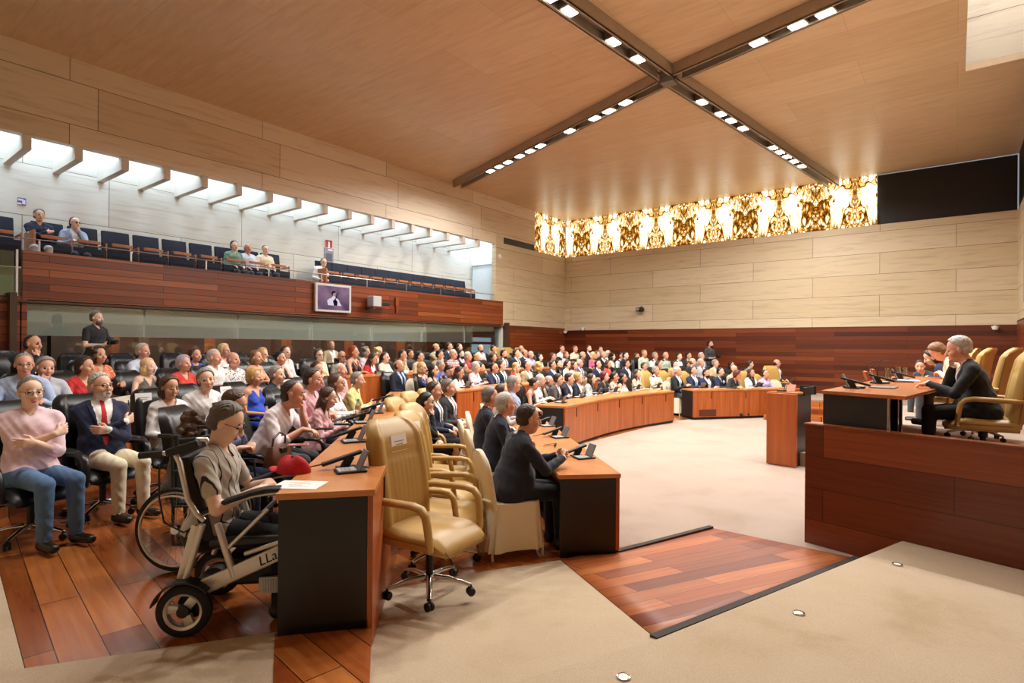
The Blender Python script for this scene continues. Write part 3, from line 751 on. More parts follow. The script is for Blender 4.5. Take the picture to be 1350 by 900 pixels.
    if fringe: G.ell(H(.058, .01, .072), (.038, .066, .030), hl, .006, Rh)
    if hair == 'hat':
        G.ell(H(-.012, 0, .062), (.108, .092, .07), hl, .0, Rh, clips=((0, 0, -1, .03),)); G.ell(H(.06, 0, .045), (.085, .075, .010), hl, .004, Rh)
    # arms
    l1, l2 = .285, .255
    arms = {}
    la, ra = POSES[pose]
    for sg, nm in ((1, la), (-1, ra)):
        S = T(-.008, sg*sw, .430)
        if nm == 'chin':
            W = H(.062, sg*.035, -.165)+np.array([.03, 0, -.01]); f = Rh @ U((-.05, -sg*.25, .95)); n = Rh @ U((-.9, -sg*.3, 0)); pole = np.array((.15, sg*.5, -.9))
        elif nm == 'lapst':
            W = np.array((.25, sg*.10, pz+.17)); f = U((.6, -sg*.7, .1)); n = U((-.2, -sg*.5, .5)); pole = np.array((-.6, sg*.6, -.4))
        else:
            w, f, n, pole = ARM[nm]; q = np.array((1, sg, 1)); W = np.array(w)*q; f = U(np.array(f)*q); n = U(np.array(n)*q); pole = np.array(pole)*q
            if standing: W = W+[0, 0, pz-.535]
            if nm == 'hang': W = np.array((.02, sg*.26, pz-.06))
        if armfix and sg in armfix:
            fx = armfix[sg]; W = np.array(fx[0], float)
            if len(fx) > 1 and fx[1] is not None: f = U(fx[1])
            if len(fx) > 2 and fx[2] is not None: n = U(fx[2])
            if len(fx) > 3: pole = np.array(fx[3], float)
        E, W = ik(S, W, l1, l2, pole)
        w1 = .92 if fem else 1.0
        ul = sk if bare else tl
        E2 = S+(E-S)*.62 if sleeve == 'short' and not bare else E
        G.cone(S, E2, (.056+jk*.5)*w1 if not bare else .044, ((.045+jk*.6)*w1 if E2 is E else .055) if not bare else .036, ul, .02)
        if E2 is not E: G.cone(S+(E-S)*.5, E, .045*w1, .038*w1, sk, .0)
        if sleeve == 'long' and not bare:
            G.cone(E, W, (.044+jk*.5)*w1, (.031+jk*.4)*w1, tl, .012)
            if top == 'suit' or top == 'jacket': G.cone(E+(W-E)*.93, W+(W-E)*.035, .034, .033, LAB['shirt'], 0)
            if top == 'uniform': pass
        elif sleeve == 'rolled' and not bare:
            G.cone(E, E+(W-E)*.33, .046, .044, tl, .01); G.cone(E+(W-E)*.3, W, .038, .027, sk, .005)
        else: G.cone(E, W, .038*w1, .026*w1, sk, .012)
        hand(G, W, f, n, sg, fine, 0.92 if fem else 1.0, nm)
        arms[sg] = (S, E, W)
    # legs
    if legs == 'sit' or legs == 'cross':
        for sg in (-1, 1):
            Hh = P+np.array([.03, sg*.088, -.005]); K = np.array((.455, sg*.105, .505)); A = np.array((.47, sg*.11, .10)); lb = bl
            if legs == 'cross' and sg == -1: K = np.array((.47, .02, .60)); A = np.array((.60, .10, .22))
            if bottom == 'skirt':
                G.cone(Hh, Hh+(K-Hh)*.92, .09, .066, bl, .03); G.cone(K-(K-Hh)*.12, K, .056, .054, sk, .01); G.cone(K, A, .052, .033, sk, .015)
            else:
                G.cone(Hh, K, .088*b, .066, lb, .02); G.cone(K, A, .064, .050, lb, .015)
            d = U((A-K)); fwd = U(np.array([1, 0, 0])-d*d[0]+np.array([0.35, sg*.12, 0]))
            if legs == 'cross' and sg == -1: fwd = U((.7, .1, -.6))
            heel = A+np.array([-.02, 0, -.055]); toe = heel+fwd*.19; toe[2] = max(toe[2], .03) if sg == 1 or legs == 'sit' else toe[2]
            G.cone(heel, toe, .046, .036, LAB['shoe'], .01, flat=((0, 0, 1), 1.05)); G.cone(A+np.array([0, 0, .01]), heel, .045, .044, LAB['shoe'] if not bottom == 'skirt' else LAB['skin'], .01)
    elif legs == 'stand':
        for sg in (-1, 1):
            Hh = P+np.array([0, sg*.088, -.02]); K = np.array((.02, sg*.10, .49)); A = np.array((-.02, sg*.11, .09))
            G.cone(Hh, K, .088, .064, bl, .02); G.cone(K, A, .064, .052, bl, .015)
            G.cone(A+[-.03, 0, -.05], A+[.15, sg*.02, -.055], .045, .036, LAB['shoe'], .01)
    V, Q, lab = G.mesh()
    lab = lab.copy()
    # clothing edges in the torso frame: hem, opening of jacket or collar, tie
    loc = (V-P) @ R
    near = np.zeros(len(V), bool)
    for sg in (-1, 1):
        S, E, W = arms[sg]
        for a_, b_, r_ in ((S+(E-S)*.25, E, .068), (E, W+(W-E)*.6, .058)):
            ba = b_-a_; h = np.clip(((V-a_) @ ba)/(ba @ ba), 0, 1); near |= np.linalg.norm(V-a_-h[:, None]*ba, axis=1) < r_
    body = ((lab == LAB['top']) | (lab == bl)) & ~near
    if bl != LAB['top']:
        hem = -.045 if top in ('suit', 'jacket') else -.005
        tors = body & (loc[:, 0] < .165) & (np.abs(loc[:, 1]) < .26)
        lab[tors] = np.where(loc[tors, 2] > hem+.25*np.maximum(0, loc[tors, 0]-.05), LAB['top'], bl)
    front = (loc[:, 0] > .0) & ~near
    z, y = loc[:, 2], np.abs(loc[:, 1])
    if top in ('suit', 'jacket'):
        vz = np.clip((z-.10)/.38, 0, 1); V0 = .010+.070*vz
        op = front & (lab == LAB['top']) & (y < V0) & (z > .10); lp = front & (lab == LAB['top']) & (y >= V0) & (y < V0+.035*vz+.004) & (z > .12)
        lab[op] = LAB['shirt']
        if top == 'suit':
            lab[(lab == LAB['shirt']) & (loc[:, 0] > .0) & ~near & (y < .017+(.009 if vox > .01 else 0)+.016*np.clip((.44-z)/.3, 0, 1)) & (z < .535)] = LAB['tie']
        else: lab[(lab == LAB['shirt']) & front & (z > .44) & (y < .45*(z-.44))] = LAB['skin']
    elif top != 'dress':
        d_ = vneck if vneck else (.13 if fem else .075)
        lab[front & (lab == LAB['top']) & (z > .53-d_) & (y < .012+.5*(z-.53+d_))] = LAB['skin']
        if top == 'uniform':
            lab[(lab == LAB['top']) & (z > .472) & (y > .085) & (y < .17)] = LAB['mark']
    else:
        lab[front & (lab == LAB['top']) & (z > .36) & (y < .45*(z-.36)+.01)] = LAB['skin']
    # folds in the cloth
    n = np.zeros_like(V); c_ = np.cross(V[Q[:, 2]]-V[Q[:, 0]], V[Q[:, 3]]-V[Q[:, 1]])
    for i in range(4): np.add.at(n, Q[:, i], c_)
    n /= np.linalg.norm(n, axis=1)[:, None]+1e-9
    ph = rs_(hp, 6)
    w_ = np.sin(V[:, 2]*48+V[:, 1]*38*np.sign(ph[0]-.5)+V[:, 0]*36+3*np.sin(V[:, 1]*11+V[:, 2]*9)+ph[1]*6)*np.sin(V[:, 1]*31+V[:, 0]*17+V[:, 2]*13+ph[2]*6)+.6*np.sin(V[:, 0]*85-V[:, 2]*40+V[:, 1]*30+ph[3]*6)*np.sin(V[:, 2]*33+ph[4]*6)
    cl = np.isin(lab, (LAB['top'], LAB['bottom'], LAB['shirt']))
    V = V+n*(np.where(cl, w_*np.where(lab == LAB['bottom'], .0018, .0022 if top in ('suit', 'jacket') else .0036), 0))[:, None]
    hr = np.isin(lab, (LAB['hair'], LAB['beard'])); hx = (V-hp) @ Rh
    hw = np.sin(hx[:, 1]*210+8*np.sin(hx[:, 0]*40+ph[0]*6)+hx[:, 2]*60)*np.sin(hx[:, 0]*90+hx[:, 2]*70+ph[1]*6)
    V = V+n*np.where(hr, hw*(.0028 if vox < .011 else .002), 0)[:, None]
    if top in ('suit', 'jacket'): V = V+n*np.where(lp, .008, 0)[:, None]
    # even out the seams between materials
    E_ = np.concatenate([np.sort(Q[:, [i, (i+1) % 4]], 1) for i in range(4)]); fk = facelab(Q, lab); FK = np.concatenate([fk]*4)
    o = np.lexsort((E_[:, 1], E_[:, 0])); E_ = E_[o]; FK = FK[o]
    same = (E_[1:] == E_[:-1]).all(1) & (FK[1:] != FK[:-1]); B = E_[1:][same]
    for _ in range(5):
        acc = np.zeros_like(V); c = np.zeros(len(V))
        np.add.at(acc, B[:, 0], V[B[:, 1]]); np.add.at(acc, B[:, 1], V[B[:, 0]]); np.add.at(c, B[:, 0], 1); np.add.at(c, B[:, 1], 1)
        m_ = c >= 2; V = V.copy(); V[m_] = .5*V[m_]+.5*acc[m_]/c[m_][:, None]
    BV, BQ, Bl = G.mesh(True)
    return V, Q, lab, dict(body=(BV, BQ, Bl), P=P, R=R, hp=hp, Rh=Rh, arms=arms, H=H, T=T)

def rs_(hp, n): return np.random.RandomState(int(abs(hp[0]*7919+hp[1]*104729+hp[2]*1299709)*10) % 99991).rand(n)
def facelab(Q, lab):
    fl = lab[Q]
    return np.where(fl[:, 0] == fl[:, 1], fl[:, 0], np.where(fl[:, 2] == fl[:, 3], fl[:, 2], np.where(fl[:, 0] == fl[:, 3], fl[:, 0], fl[:, 1])))
def hand(G, W, f, n, sg, fine, hs, nm):
    sk = LAB['skin']; f = U(f); n = n-f*(n @ f); n = U(n); s = np.cross(f, n)*(-1)  # side towards the thumb fixed below
    thumb = s*sg if nm not in ('x',) else s
    if not fine:
        G.cone(W, W+f*.06*hs, .028, .034*hs, sk, .012, flat=(n, 1.5))
        G.cone(W+f*.06*hs, W+f*.135*hs+n*.025, .033*hs, .022, sk, .012, flat=(n, 1.6))
        G.cone(W+f*.03+thumb*.025, W+f*.075+thumb*.055+n*.015, .013, .011, sk, .008)
        return
    G.cone(W, W+f*.035*hs, .026, .030, sk, .012, flat=(n, 1.5))
    kn = W+f*.082*hs
    for t in (-1.5, -.5, .5, 1.5): G.cone(W+f*.02+thumb*t*.010, kn+thumb*t*.0185*hs, .016, .0125, sk, .012)
    for t, L in ((1.5, .9), (.5, 1.0), (-.5, .94), (-1.5, .74)):
        b0 = kn+thumb*t*.0190*hs; curl = .35+.12*(1.5-t)
        d1 = U(f*math.cos(curl)+n*math.sin(curl)+thumb*t*.04); b1 = b0+d1*.042*L*hs
        d2 = U(f*math.cos(curl+.55)+n*math.sin(curl+.55)); b2 = b1+d2*.028*L*hs
        d3 = U(f*math.cos(curl+.95)+n*math.sin(curl+.95)); b3 = b2+d3*.020*L*hs
        G.cone(b0, b1, .0105, .0095, sk, .003); G.cone(b1, b2, .0095, .0088, sk, .002); G.cone(b2, b3, .0088, .0075, sk, .002)
    a0 = W+f*.028+thumb*.022; a1 = a0+U(f*.6+thumb*.75+n*.25)*.042; a2 = a1+U(f*.9+thumb*.25+n*.3)*.034
    G.cone(a0, a1, .0155, .0125, sk, .008); G.cone(a1, a2, .0122, .0095, sk, .002)

# colours
PAL = dict(white='#e9e7e6', cream='#e6dcc0', ivory='#dccfae', pink='#e0b0b4', palepink='#e2c6cd', hotpink='#cf5f83', red='#c02a2c', coral='#d8453a', maroon='#6a2229', orange='#d8744a', peach='#dfae92', yellow='#dfd08c', beige='#b9a98c', khaki='#9c8f6e', olive='#6f6a50',
           lblue='#a9bbdc', blue='#3f63b8', royal='#2c50c4', navy='#1a2242', dnavy='#12182c', purple='#4a3f7a', violet='#3c3a8a', teal='#1f8f98', green='#7f9c86', lgreen='#b5c2ae', grey='#7d7f84', lgrey='#b7b8ba', dgrey='#3d3f45', charcoal='#24262b', black='#111114', brown='#4d3527', dteal='#1d3440', lilac='#b9b4da', tan='#c9b489', dress='#6d6a62')
HAIRC = dict(black='#15110f', dbrown='#33231a', brown='#4a3020', lbrown='#7a5636', blond='#c29a5c', pblond='#d8bb84', red='#8a4020', auburn='#5a2018', wine='#6a1a24', grey='#8b8782', lgrey='#b5b1aa', white='#d9d6d0', dgrey='#5b534c', salt='#6d6863', mauve='#a79aa8')
SKIN = [plain('skin_fair', '#e3b499', .5, var=.05), plain('skin_tan', '#cf9c7d', .5, var=.05), plain('skin_ruddy', '#daa188', .5, var=.06), plain('skin_light', '#e9c3ab', .5, var=.05)]
for sm in SKIN: sm.node_tree.nodes['Principled BSDF'].inputs['Subsurface Weight'].default_value = 0.0
M_EYE = plain('eye', '#2a1c16', .25); M_LIP = plain('lip', '#ba7666', .5)
def cloth(c): return plain('cloth_'+c, PAL.get(c, c), .85, var=.10, scale=9, bump=.25, bscale=60, sheen=.1)
def hairm(c): return plain('hair_'+c, HAIRC.get(c, c), .5, var=.28, scale=60, bump=.6, bscale=140)
def pattern(kind, a, b):
    key = ('pat', kind, a, b)
    if key in MC: return MC[key]
    t = NT('cloth_pattern'); A, B = lin(PAL.get(a, a)), lin(PAL.get(b, b)); tc = t.n('ShaderNodeTexCoord'); sp = t.n('ShaderNodeSeparateXYZ'); t.l(tc.outputs['Object'], sp.inputs[0])
    def line(ch, per, wd): return t.math('LESS_THAN', t.math('MODULO', t.math('ADD', sp.outputs['xyz'.index(ch)], 10.0), per), wd)
    if kind == 'stripe': f = line('y', .062, .008)
    elif kind == 'vstripe': f = line('y', .03, .012)
    elif kind == 'check': f = t.math('MAXIMUM', line('y', .04, .016), line('z', .04, .016))
    else:
        v = t.n('ShaderNodeTexVoronoi', Scale=38.0); t.l(tc.outputs['Object'], v.inputs['Vector']); f = t.math('LESS_THAN', v.outputs['Distance'], .36)
    t.l(t.mix(f, A, B), t.b.inputs['Base Color']); t.set(rough=.85); MC[key] = t.m
    return t.m
PARTNAME = {2: 'hair', 3: 'shirt', 4: 'trousers', 5: 'shoes', 6: 'shirt', 7: 'necktie', 10: 'beard', 11: 'shoulder_boards', 1: 'body'}
TOPNAME = dict(shirt='shirt', polo='polo_shirt', dress='dress', suit='jacket', jacket='jacket', uniform='uniform_shirt', blouse='blouse', tee='t_shirt')
PEOPLE = []
def person(label, loc, yaw, skin=0, hairc='brown', topc='white', botc='dgrey', shirtc='white', tiec='navy', scale=1.0, pat=None, group=None, glasses=False, **kw):
    V, Q, lab, info = figure(scale=scale, **kw)
    root = thing('person', label, 'person', loc, yaw, group); root.scale = (scale,)*3
    top = kw.get('top', 'shirt')
    mats = {1: SKIN[skin % 4], 2: hairm(hairc), 3: pattern(*pat) if pat else cloth(topc), 4: cloth(botc), 5: plain('shoe_leather', '#1b1412', .35), 6: cloth(shirtc), 7: cloth(tiec), 8: M_EYE, 9: M_LIP, 10: hairm(kw['beard'] if isinstance(kw.get('beard'), str) and kw.get('beard') in HAIRC else hairc), 11: cloth('charcoal')}
    key = facelab(Q, lab)
    BV, BQ, Bl = info.pop('body'); me = np_mesh('body', BV, BQ); o = link('body', me, [mats[1], M_EYE, M_LIP], root)
    bk = facelab(BQ, Bl); me.polygons.foreach_set('material_index', np.where(bk == 8, 1, np.where(bk == 9, 2, 0)).astype(np.int32))
    for g in np.unique(key):
        g = int(g)
        if g in (0, 1, 8, 9): continue
        q = Q[key == g]
        if len(q) < 6: continue
        u, inv = np.unique(q, return_inverse=True); inv = inv.reshape(q.shape)
        nm = PARTNAME[g]
        if g == 3: nm = TOPNAME.get(top, 'shirt')
        if g == 4 and kw.get('bottom') == 'skirt': nm = 'skirt'
        o = link(nm, np_mesh(nm, V[u], inv), mats[g], root)
        if g == 6 and top in ('suit', 'jacket'): o['label'] = 'shirt under the jacket'
    if glasses:
        m = MB(); H = info['H']
        for sg in (-1, 1):
            ring = [H(.101-.012*(abs(math.cos(a))*.3 if math.cos(a)*sg > 0 else 0), sg*(.034+.0*sg)+.026*math.cos(a), .002+.019*math.sin(a)) for a in np.linspace(0, 2*PI, 17)]
            m.tube(ring, .0021, 5, False); m.tube([H(.097, sg*.060, .008), H(.05, sg*.077, .010), H(-.01, sg*.083, .006)], .0021, 5)
        m.tube([H(.103, -.008, .006), H(.108, 0, .009), H(.103, .008, .006)], .0021, 5)
        m.build('glasses', M_BLACK, root, True)
    root['_'] = 0; del root['_']
    PEOPLE.append((root, info))
    return root, info
# ================================================================== furniture kinds
M_YLEATHER = plain('tan_yellow_leather', '#b4904e', .44, var=.07, scale=7, bump=.12, bscale=220)
M_YPIPE = plain('tan_leather_piping', '#7d6129', .45)
M_KLEATHER = plain('black_leather', '#101011', .36, var=.2, scale=9, bump=.1, bscale=220)
M_KPIPE = plain('black_piping', '#060606', .5)
M_COVER = plain('ivory_chair_cover', '#e3d8bd', .8, var=.06, scale=5, bump=.15, bscale=40)
M_TOP = veneer('orange_wood_top', '#b66c38', '#cf9056', 'xyz', (2.2, 2.2, 20), .24)
M_FRONT = veneer('orange_wood_front', '#8f4319', '#bd6a34', 'xyz', (14, 14, .7), .35)
M_DTOP = veneer('dais_wood_top', '#98512a', '#b56c3c', 'xyz', (6, 1.5, 20), .25)
M_DESKBLACK = plain('black_laminate', '#19191a', .38, var=.1)
M_NAVY = plain('navy_upholstery', '#161c2c', .8, var=.12)
M_SEATWOOD = veneer('seat_wood', '#a5623a', '#bf7d50', 'xyz', (3, 12, 12), .4)
M_SCREEN = plain('dark_screen', '#0e1012', .15)
M_KEYPAD = plain('pale_grey_keypad', '#b9babb', .4)
M_MID = plain('grey_casing', '#77797a', .4)

def exec_chair(label, leather, pipe, group=None, ribs=True, far=False, sign=None, cat='chair', name='leather_armchair'):
    t = thing(name, label, cat, (0, 0, 0), 0, group)
    # backrest
    m = MB(); rings = []; NF = 14 if far else 40; NBk = 6 if far else 14; NZ = 8 if far else 26
    def backx(z): u = max(0.0, (z-.42)/.76); return -.235-.13*u**1.3-.05*max(0, u-.85)/.15
    for i in range(NZ+1):
        u = i/NZ; z = .40+.78*u
        w = .255+.02*math.sin(PI*min(1, u*1.1)); d = .055+.012*math.sin(PI*u)
        if u > .86: q = (u-.86)/.14; w *= math.sqrt(max(0.02, 1-q*q*.55)); d *= math.sqrt(max(.05, 1-q**3*.9))
        if u < .06: d *= .75
        r = []
        for k in range(NF+1):
            y = -w+2*w*k/NF; e = (1-min(1, abs(y)/w)**5)**.5
            x = d*e
            if abs(y) > w*.62: x += .022*math.sin(PI*min(1, (abs(y)/w-.62)/.38))
            if ribs and abs(y) < .155 and .06 < u < .66: x += .0032*abs(math.sin(PI*y/.045))-.002
            if ribs and abs(u-.69) < .02: x -= .008*(abs(y) < .17)
            r.append((backx(z)+x, y, z))
        for k in range(1, NBk):
            y = w-2*w*k/NBk; e = (1-min(1, abs(y)/w)**5)**.5
            r.append((backx(z)-d*e, y, z))
        rings.append(r)
    m.loft(rings); b = m.build('backrest', leather, t, True, 60)
    if not far:
        m = MB()
        for sg in (-1, 1):
            m.tube([(backx(z)+.0, sg*(.274+.0), z) for z in np.linspace(.45, 1.06, 14)], .005, 6)
        m.build('piping', pipe, b, True)
    # seat
    m = MB(); rings = []; n = 6 if far else 14
    for i in range(n+1):
        u = i/n; x = -.25+.56*u; zt = .485-.015*math.sin(PI*u)+(.0 if u < .7 else -.10*((u-.7)/.3)**2); zb = .355+.05*max(0, u-.75)/.25*0
        w = .262 if u < .85 else .262-.03*((u-.85)/.15)**2
        hh = (zt-zb)/2; zc = (zt+zb)/2; r = []
        for k in range(16 if far else 28):
            a = 2*PI*k/(16 if far else 28); c, s_ = math.cos(a), math.sin(a)
            r.append((x, w*math.copysign(abs(c)**.35, c), zc+hh*math.copysign(abs(s_)**.5, s_)+(.010 if s_ > 0 and abs(c) < .75 else 0)))
        rings.append(r)
    m.loft(rings); s = m.build('seat', leather, t, True, 60)
    if not far:
        m = MB(); m.tube([(.31, -.235, .40), (.315, -.2, .36), (.315, .2, .36), (.31, .235, .40)], .005, 6); m.tube([(x, -.262, .425) for x in np.linspace(-.2, .24, 6)], .004, 6); m.tube([(x, .262, .425) for x in np.linspace(-.2, .24, 6)], .004, 6)
        m.build('piping', pipe, s, True)
    # armrests
    for sg in (-1, 1):
        pts = [(-.27, sg*.272, .665), (-.18, sg*.29, .668), (-.02, sg*.298, .675), (.10, sg*.300, .678), (.165, sg*.300, .665), (.20, sg*.299, .625), (.212, sg*.296, .56), (.222, sg*.290, .47), (.225, sg*.28, .40)]
        m = MB(); m.tube(pts, [.026, .030, .031, .031, .031, .030, .029, .028, .026], 8 if far else 12, True, (1.1, .8)); a = m.build('armrest', leather, t, True, 60)
        if not far:
            m = MB(); m.lathe([(.0, 0), (.012, 0), (.012, .006), (0, .008)], (.222, sg*.312 if sg > 0 else sg*.320, .42), 10, 'y'); m.build('bolt', M_CHROME, a, True)
    # base
    if far:
        m = MB(); m.tube([(0, 0, .10), (0, 0, .37)], .03, 8)
        for k in range(5):
            a = 2*PI*k/5+.3; m.tube([(0, 0, .12), (.27*math.cos(a), .27*math.sin(a), .07), (.29*math.cos(a), .29*math.sin(a), .0)], [.022, .018, .022], 6)
        m.build('base', M_BLACK, t, True)
    else:
        m = MB(); m.tube([(0, 0, .10), (0, 0, .30)], .026, 14); m.tube([(0, 0, .28), (0, 0, .37)], .04, 14); m.box((.02, 0, .355), (.26, .16, .03), None, .008); m.tube([(.05, -.1, .345), (.05, -.24, .335)], .007, 6); m.build('column', M_BLACK, t, True)
        m = MB(); m.lathe([(0, .135), (.04, .13), (.045, .09), (.03, .08), (0, .08)][::-1], seg=18)
        for k in range(5):
            a = 2*PI*k/5+.35; ca, sa = math.cos(a), math.sin(a)
            m.tube([(.02*ca, .02*sa, .115), (.14*ca, .14*sa, .108), (.25*ca, .25*sa, .085), (.295*ca, .295*sa, .072)], [.024, .021, .018, .017], 10, True, (1, .75))
        m.build('star_base', M_CHROME, t, True, 50)
        for k in range(5):
            a = 2*PI*k/5+.35; ca, sa = math.cos(a), math.sin(a); c = MB()
            R = Matrix.Rotation(a+.6, 3, 'Z')
            for o in (-.014, .014):
                V0 = MB(); V0.lathe([(0, -.011), (.026, -.011), (.029, -.006), (.029, .006), (.026, .011), (0, .011)], (0, o, 0), 16, 'y')
                c.add([tuple(R @ Vector(p)+Vector((.295*ca, .295*sa, .029))) for p in V0.v], V0.f)
            c.tube([(.295*ca, .295*sa, .03), (.295*ca, .295*sa, .075)], .009, 8)
            c.build('caster', M_BLACK, t, True, 50)
    return t
def paper_sign(parent_loc, yaw, label, xo=-.235, z=1.0, y=.02, group='white paper signs on chair backs'):
    """a small sheet taped on the front of a chair back"""
    R = Matrix.Rotation(yaw, 3, 'Z'); o = MB()
    ux = Vector((-.175, 0, 1)).normalized()
    o.box((0, 0, 0), (.004, .16, .115)); p = o.build('paper_sign', M_PAPER, None)
    tag(p, label, 'sign', group)
    p.location = Vector(parent_loc)+R @ Vector((xo, y, z)); p.rotation_euler = (0, -.17, yaw)
    m = MB()
    for k, wd in enumerate((.10, .075)): m.box((.0028, 0, .012-.022*k), (.0008, wd, .006))
    m.build('print', M_GREY, p)
    return p
def cover_chair(label, group=None):
    t = thing('covered_chair', label, 'chair', (0, 0, 0), 0, group)
    m = MB(); rings = []
    for i in range(15):
        u = i/14; z = .43+.48*u; w = .215+.01*math.sin(PI*u); 
        if u > .62: q = (u-.62)/.38; w *= math.sqrt(max(.0, 1-q*q*.93))
        d = .032*(1 if u < .9 else .8); cx = -.205-.09*u
        rings.append(superring(cx, 0, z, w, d, 28, .55))
    m.loft(rings); m.build('back_cover', M_COVER, t, True, 60)
    m = MB(); rings = []; n = 72
    for i in range(12):
        u = i/11; z = .475-.40*u; r = []
        for k in range(n):
            a = 2*PI*k/n; c, s_ = math.cos(a), math.sin(a); amp = .030*u*(1+.6*math.sin(3*a+1))
            f = 1+.13*u+(amp*math.sin(13*a+.8*math.sin(2*a)))*2.2
            e = .32
            x = .225*math.copysign(abs(c)**e, c)*f-.01; y = .222*math.copysign(abs(s_)**e, s_)*f
            if c < -.3: x -= .03*u
            r.append((x, y, z+(.012 if i == 0 else 0)*0))
        rings.append(r)
    m.loft(rings, True); m.build('skirt_cover', M_COVER, t, True, 70)
    m = MB(); m.tube([(-.235, -.20, .50), (-.262, -.06, .485), (-.27, 0, .47), (-.262, .06, .485), (-.235, .20, .50)], .02, 8, True, (1, .6))
    m.tube([(-.275, .01, .47), (-.285, .04, .40), (-.29, .03, .28)], [.02, .03, .035], 8, True, (.5, 1.2)); m.tube([(-.275, -.01, .47), (-.285, -.05, .38), (-.29, -.06, .24)], [.02, .03, .035], 8, True, (.5, 1.2)); m.build('tied_sash', M_COVER, t, True, 60)
    for sx in (-.235, .225):
        for sy in (-1, 1): MB().tube([(sx, sy*.215, .0), (sx, sy*.21, .12)], .012, 8).build('leg', M_COVER, t, True)
    return t
def gallery_seat(label, group):
    t = thing('auditorium_chair', label, 'seat', (0, 0, 0), 0, group)
    m = MB(); m.box((-.15, 0, .71), (.07, .52, .58), Matrix.Rotation(-.14, 3, 'Y'), .02); m.build('backrest', M_NAVY, t, True, 40)
    m = MB(); m.box((.12, 0, .40), (.46, .50, .09), None, .03); m.build('seat', M_NAVY, t, True, 40)
    m = MB(); m.box((.33, 0, .26), (.03, .56, .50), None, .01); m.build('front_panel', M_NAVY, t, True, 40)
    m = MB(); m.box((.30, -.02, .655), (.10, .38, .03), None, .008); m.box((.335, -.02, .635), (.025, .38, .06), None, .006); m.build('tablet', M_SEATWOOD, t, True, 40)
    m = MB(); m.box((.08, .285, .63), (.46, .03, .035), None, .01); m.box((.29, .285, .34), (.035, .03, .64), None, .006); m.build('armrest', M_SEATWOOD, t, True, 40)
    return t

def desk(label, front, back, z0, h, ends=(True, True), notch=0.0, group=None, endmat=None, topmat=None, frontmat=None, cat='desk', name='desk', vent=None, low=.05):
    """front/back: matching point lists along the desk (front = audience-facing panel side)"""
    t = thing(name, label, cat, (front[0][0], front[0][1], z0), 0, group); O = Vector((front[0][0], front[0][1], z0))
    fr = [Vector((p[0], p[1], z0))-O for p in front]; bk = [Vector((p[0], p[1], z0))-O for p in back]; n = len(fr)
    def rail(a, b, k0, k1, zA, zB, m):
        rings = []
        for i in range(n):
            p = fr[i]+(bk[i]-fr[i])*k0; q = fr[i]+(bk[i]-fr[i])*k1
            rings.append([(p.x, p.y, zA), (q.x, q.y, zA), (q.x, q.y, zB), (p.x, p.y, zB)])
        m.loft(rings)
    m = MB(); rail(0, 0, -.02, 1.03, h-.035, h, m); top = m.build('top', topmat or M_TOP, t)
    m = MB(); rail(0, 0, .0, .06, low, h-.036, m); fp = m.build('front_panel', frontmat or M_FRONT, t)
    m = MB(); rail(0, 0, .05, .9, .0, .05, m); m.build('plinth', M_BLACK, t)
    for i, on in ((0, ends[0]), (-1, ends[1])):
        if not on: continue
        a, b = fr[i], bk[i]; d = (fr[1]-fr[0]).normalized() if i == 0 else (fr[-2]-fr[-1]).normalized()
        q0 = a+(b-a)*.065; q1 = b
        m = MB(); m.prism([(q0.x, q0.y), (q1.x, q1.y), (q1.x+d.x*.03, q1.y+d.y*.03), (q0.x+d.x*.03, q0.y+d.y*.03)], .0, h-.037); m.build('end_panel', endmat or M_DESKBLACK, t)
    if notch:
        acc = 0.0; nxt = notch*.5
        for i in range(n-1):
            L = (fr[i+1]-fr[i]).length
            while nxt < acc+L:
                u = (nxt-acc)/L; p = fr[i]+(fr[i+1]-fr[i])*u; d = (fr[i+1]-fr[i]).normalized(); o = (fr[i]-bk[i]).normalized()
                MB().bar(p-d*.008+o*.003+Vector((0, 0, h-.15)), p+d*.008+o*.003+Vector((0, 0, h-.15)), .012, .17).build('slot', M_BLACK, fp); nxt += notch
            acc += L
    if vent:
        p = fr[0]+(fr[1]-fr[0])*vent; d = (fr[1]-fr[0]).normalized(); o = (fr[0]-bk[0]).normalized()
        MB().bar(p-d*.25+o*.004+Vector((0, 0, .16)), p+d*.25+o*.004+Vector((0, 0, .16)), .012, .17).build('vent_grille', plain('vent_brown', '#5a2a14', .5), fp)
    return t
def console(label, group, far=False):
    """desk microphone unit; the user sits on the -x side"""
    t = thing('conference_unit', label, 'microphone unit', (0, 0, 0), 0, group)
    m = MB(); m.box((0, 0, .009), (.19, .135, .018), None, .005); m.build('base', M_BLACK, t)
    m = MB(); m.box((-.025, 0, .0195), (.115, .11, .006), None, .002)
    if not far:
        for i in range(3):
            for j in range(3): m.box((-.055+i*.022, -.025+j*.022, .024), (.014, .014, .004), None, .001)
    m.build('keypad', M_KEYPAD, t)
    m = MB(); m.box((.075, 0, .075), (.012, .125, .135), Matrix.Rotation(.42, 3, 'Y'), .004); m.build('screen', M_MID, t)
    m = MB(); m.bar((-.16, .13, .035), (.10, .13, .105), .05, .022, .006); m.bar((-.02, .13, .0), (.03, .13, .085), .05, .05, .008); m.box((0, .13, .006), (.13, .09, .012), None, .003); a = m.build('microphone_arm', M_BLACK, t)
    if not far:
        MB().tube([(-.15, .13, .04), (-.22, .13, .03), (-.30, .14, .018)], [.005, .004, .004], 6).build('microphone_stem', M_BLACK, a, True)
        MB().tube([(.09, .0, .02), (.13, .03, .012), (.12, .10, .006), (.08, .13, .006)], .003, 5).build('cable', M_BLACK, t, True)
    return t
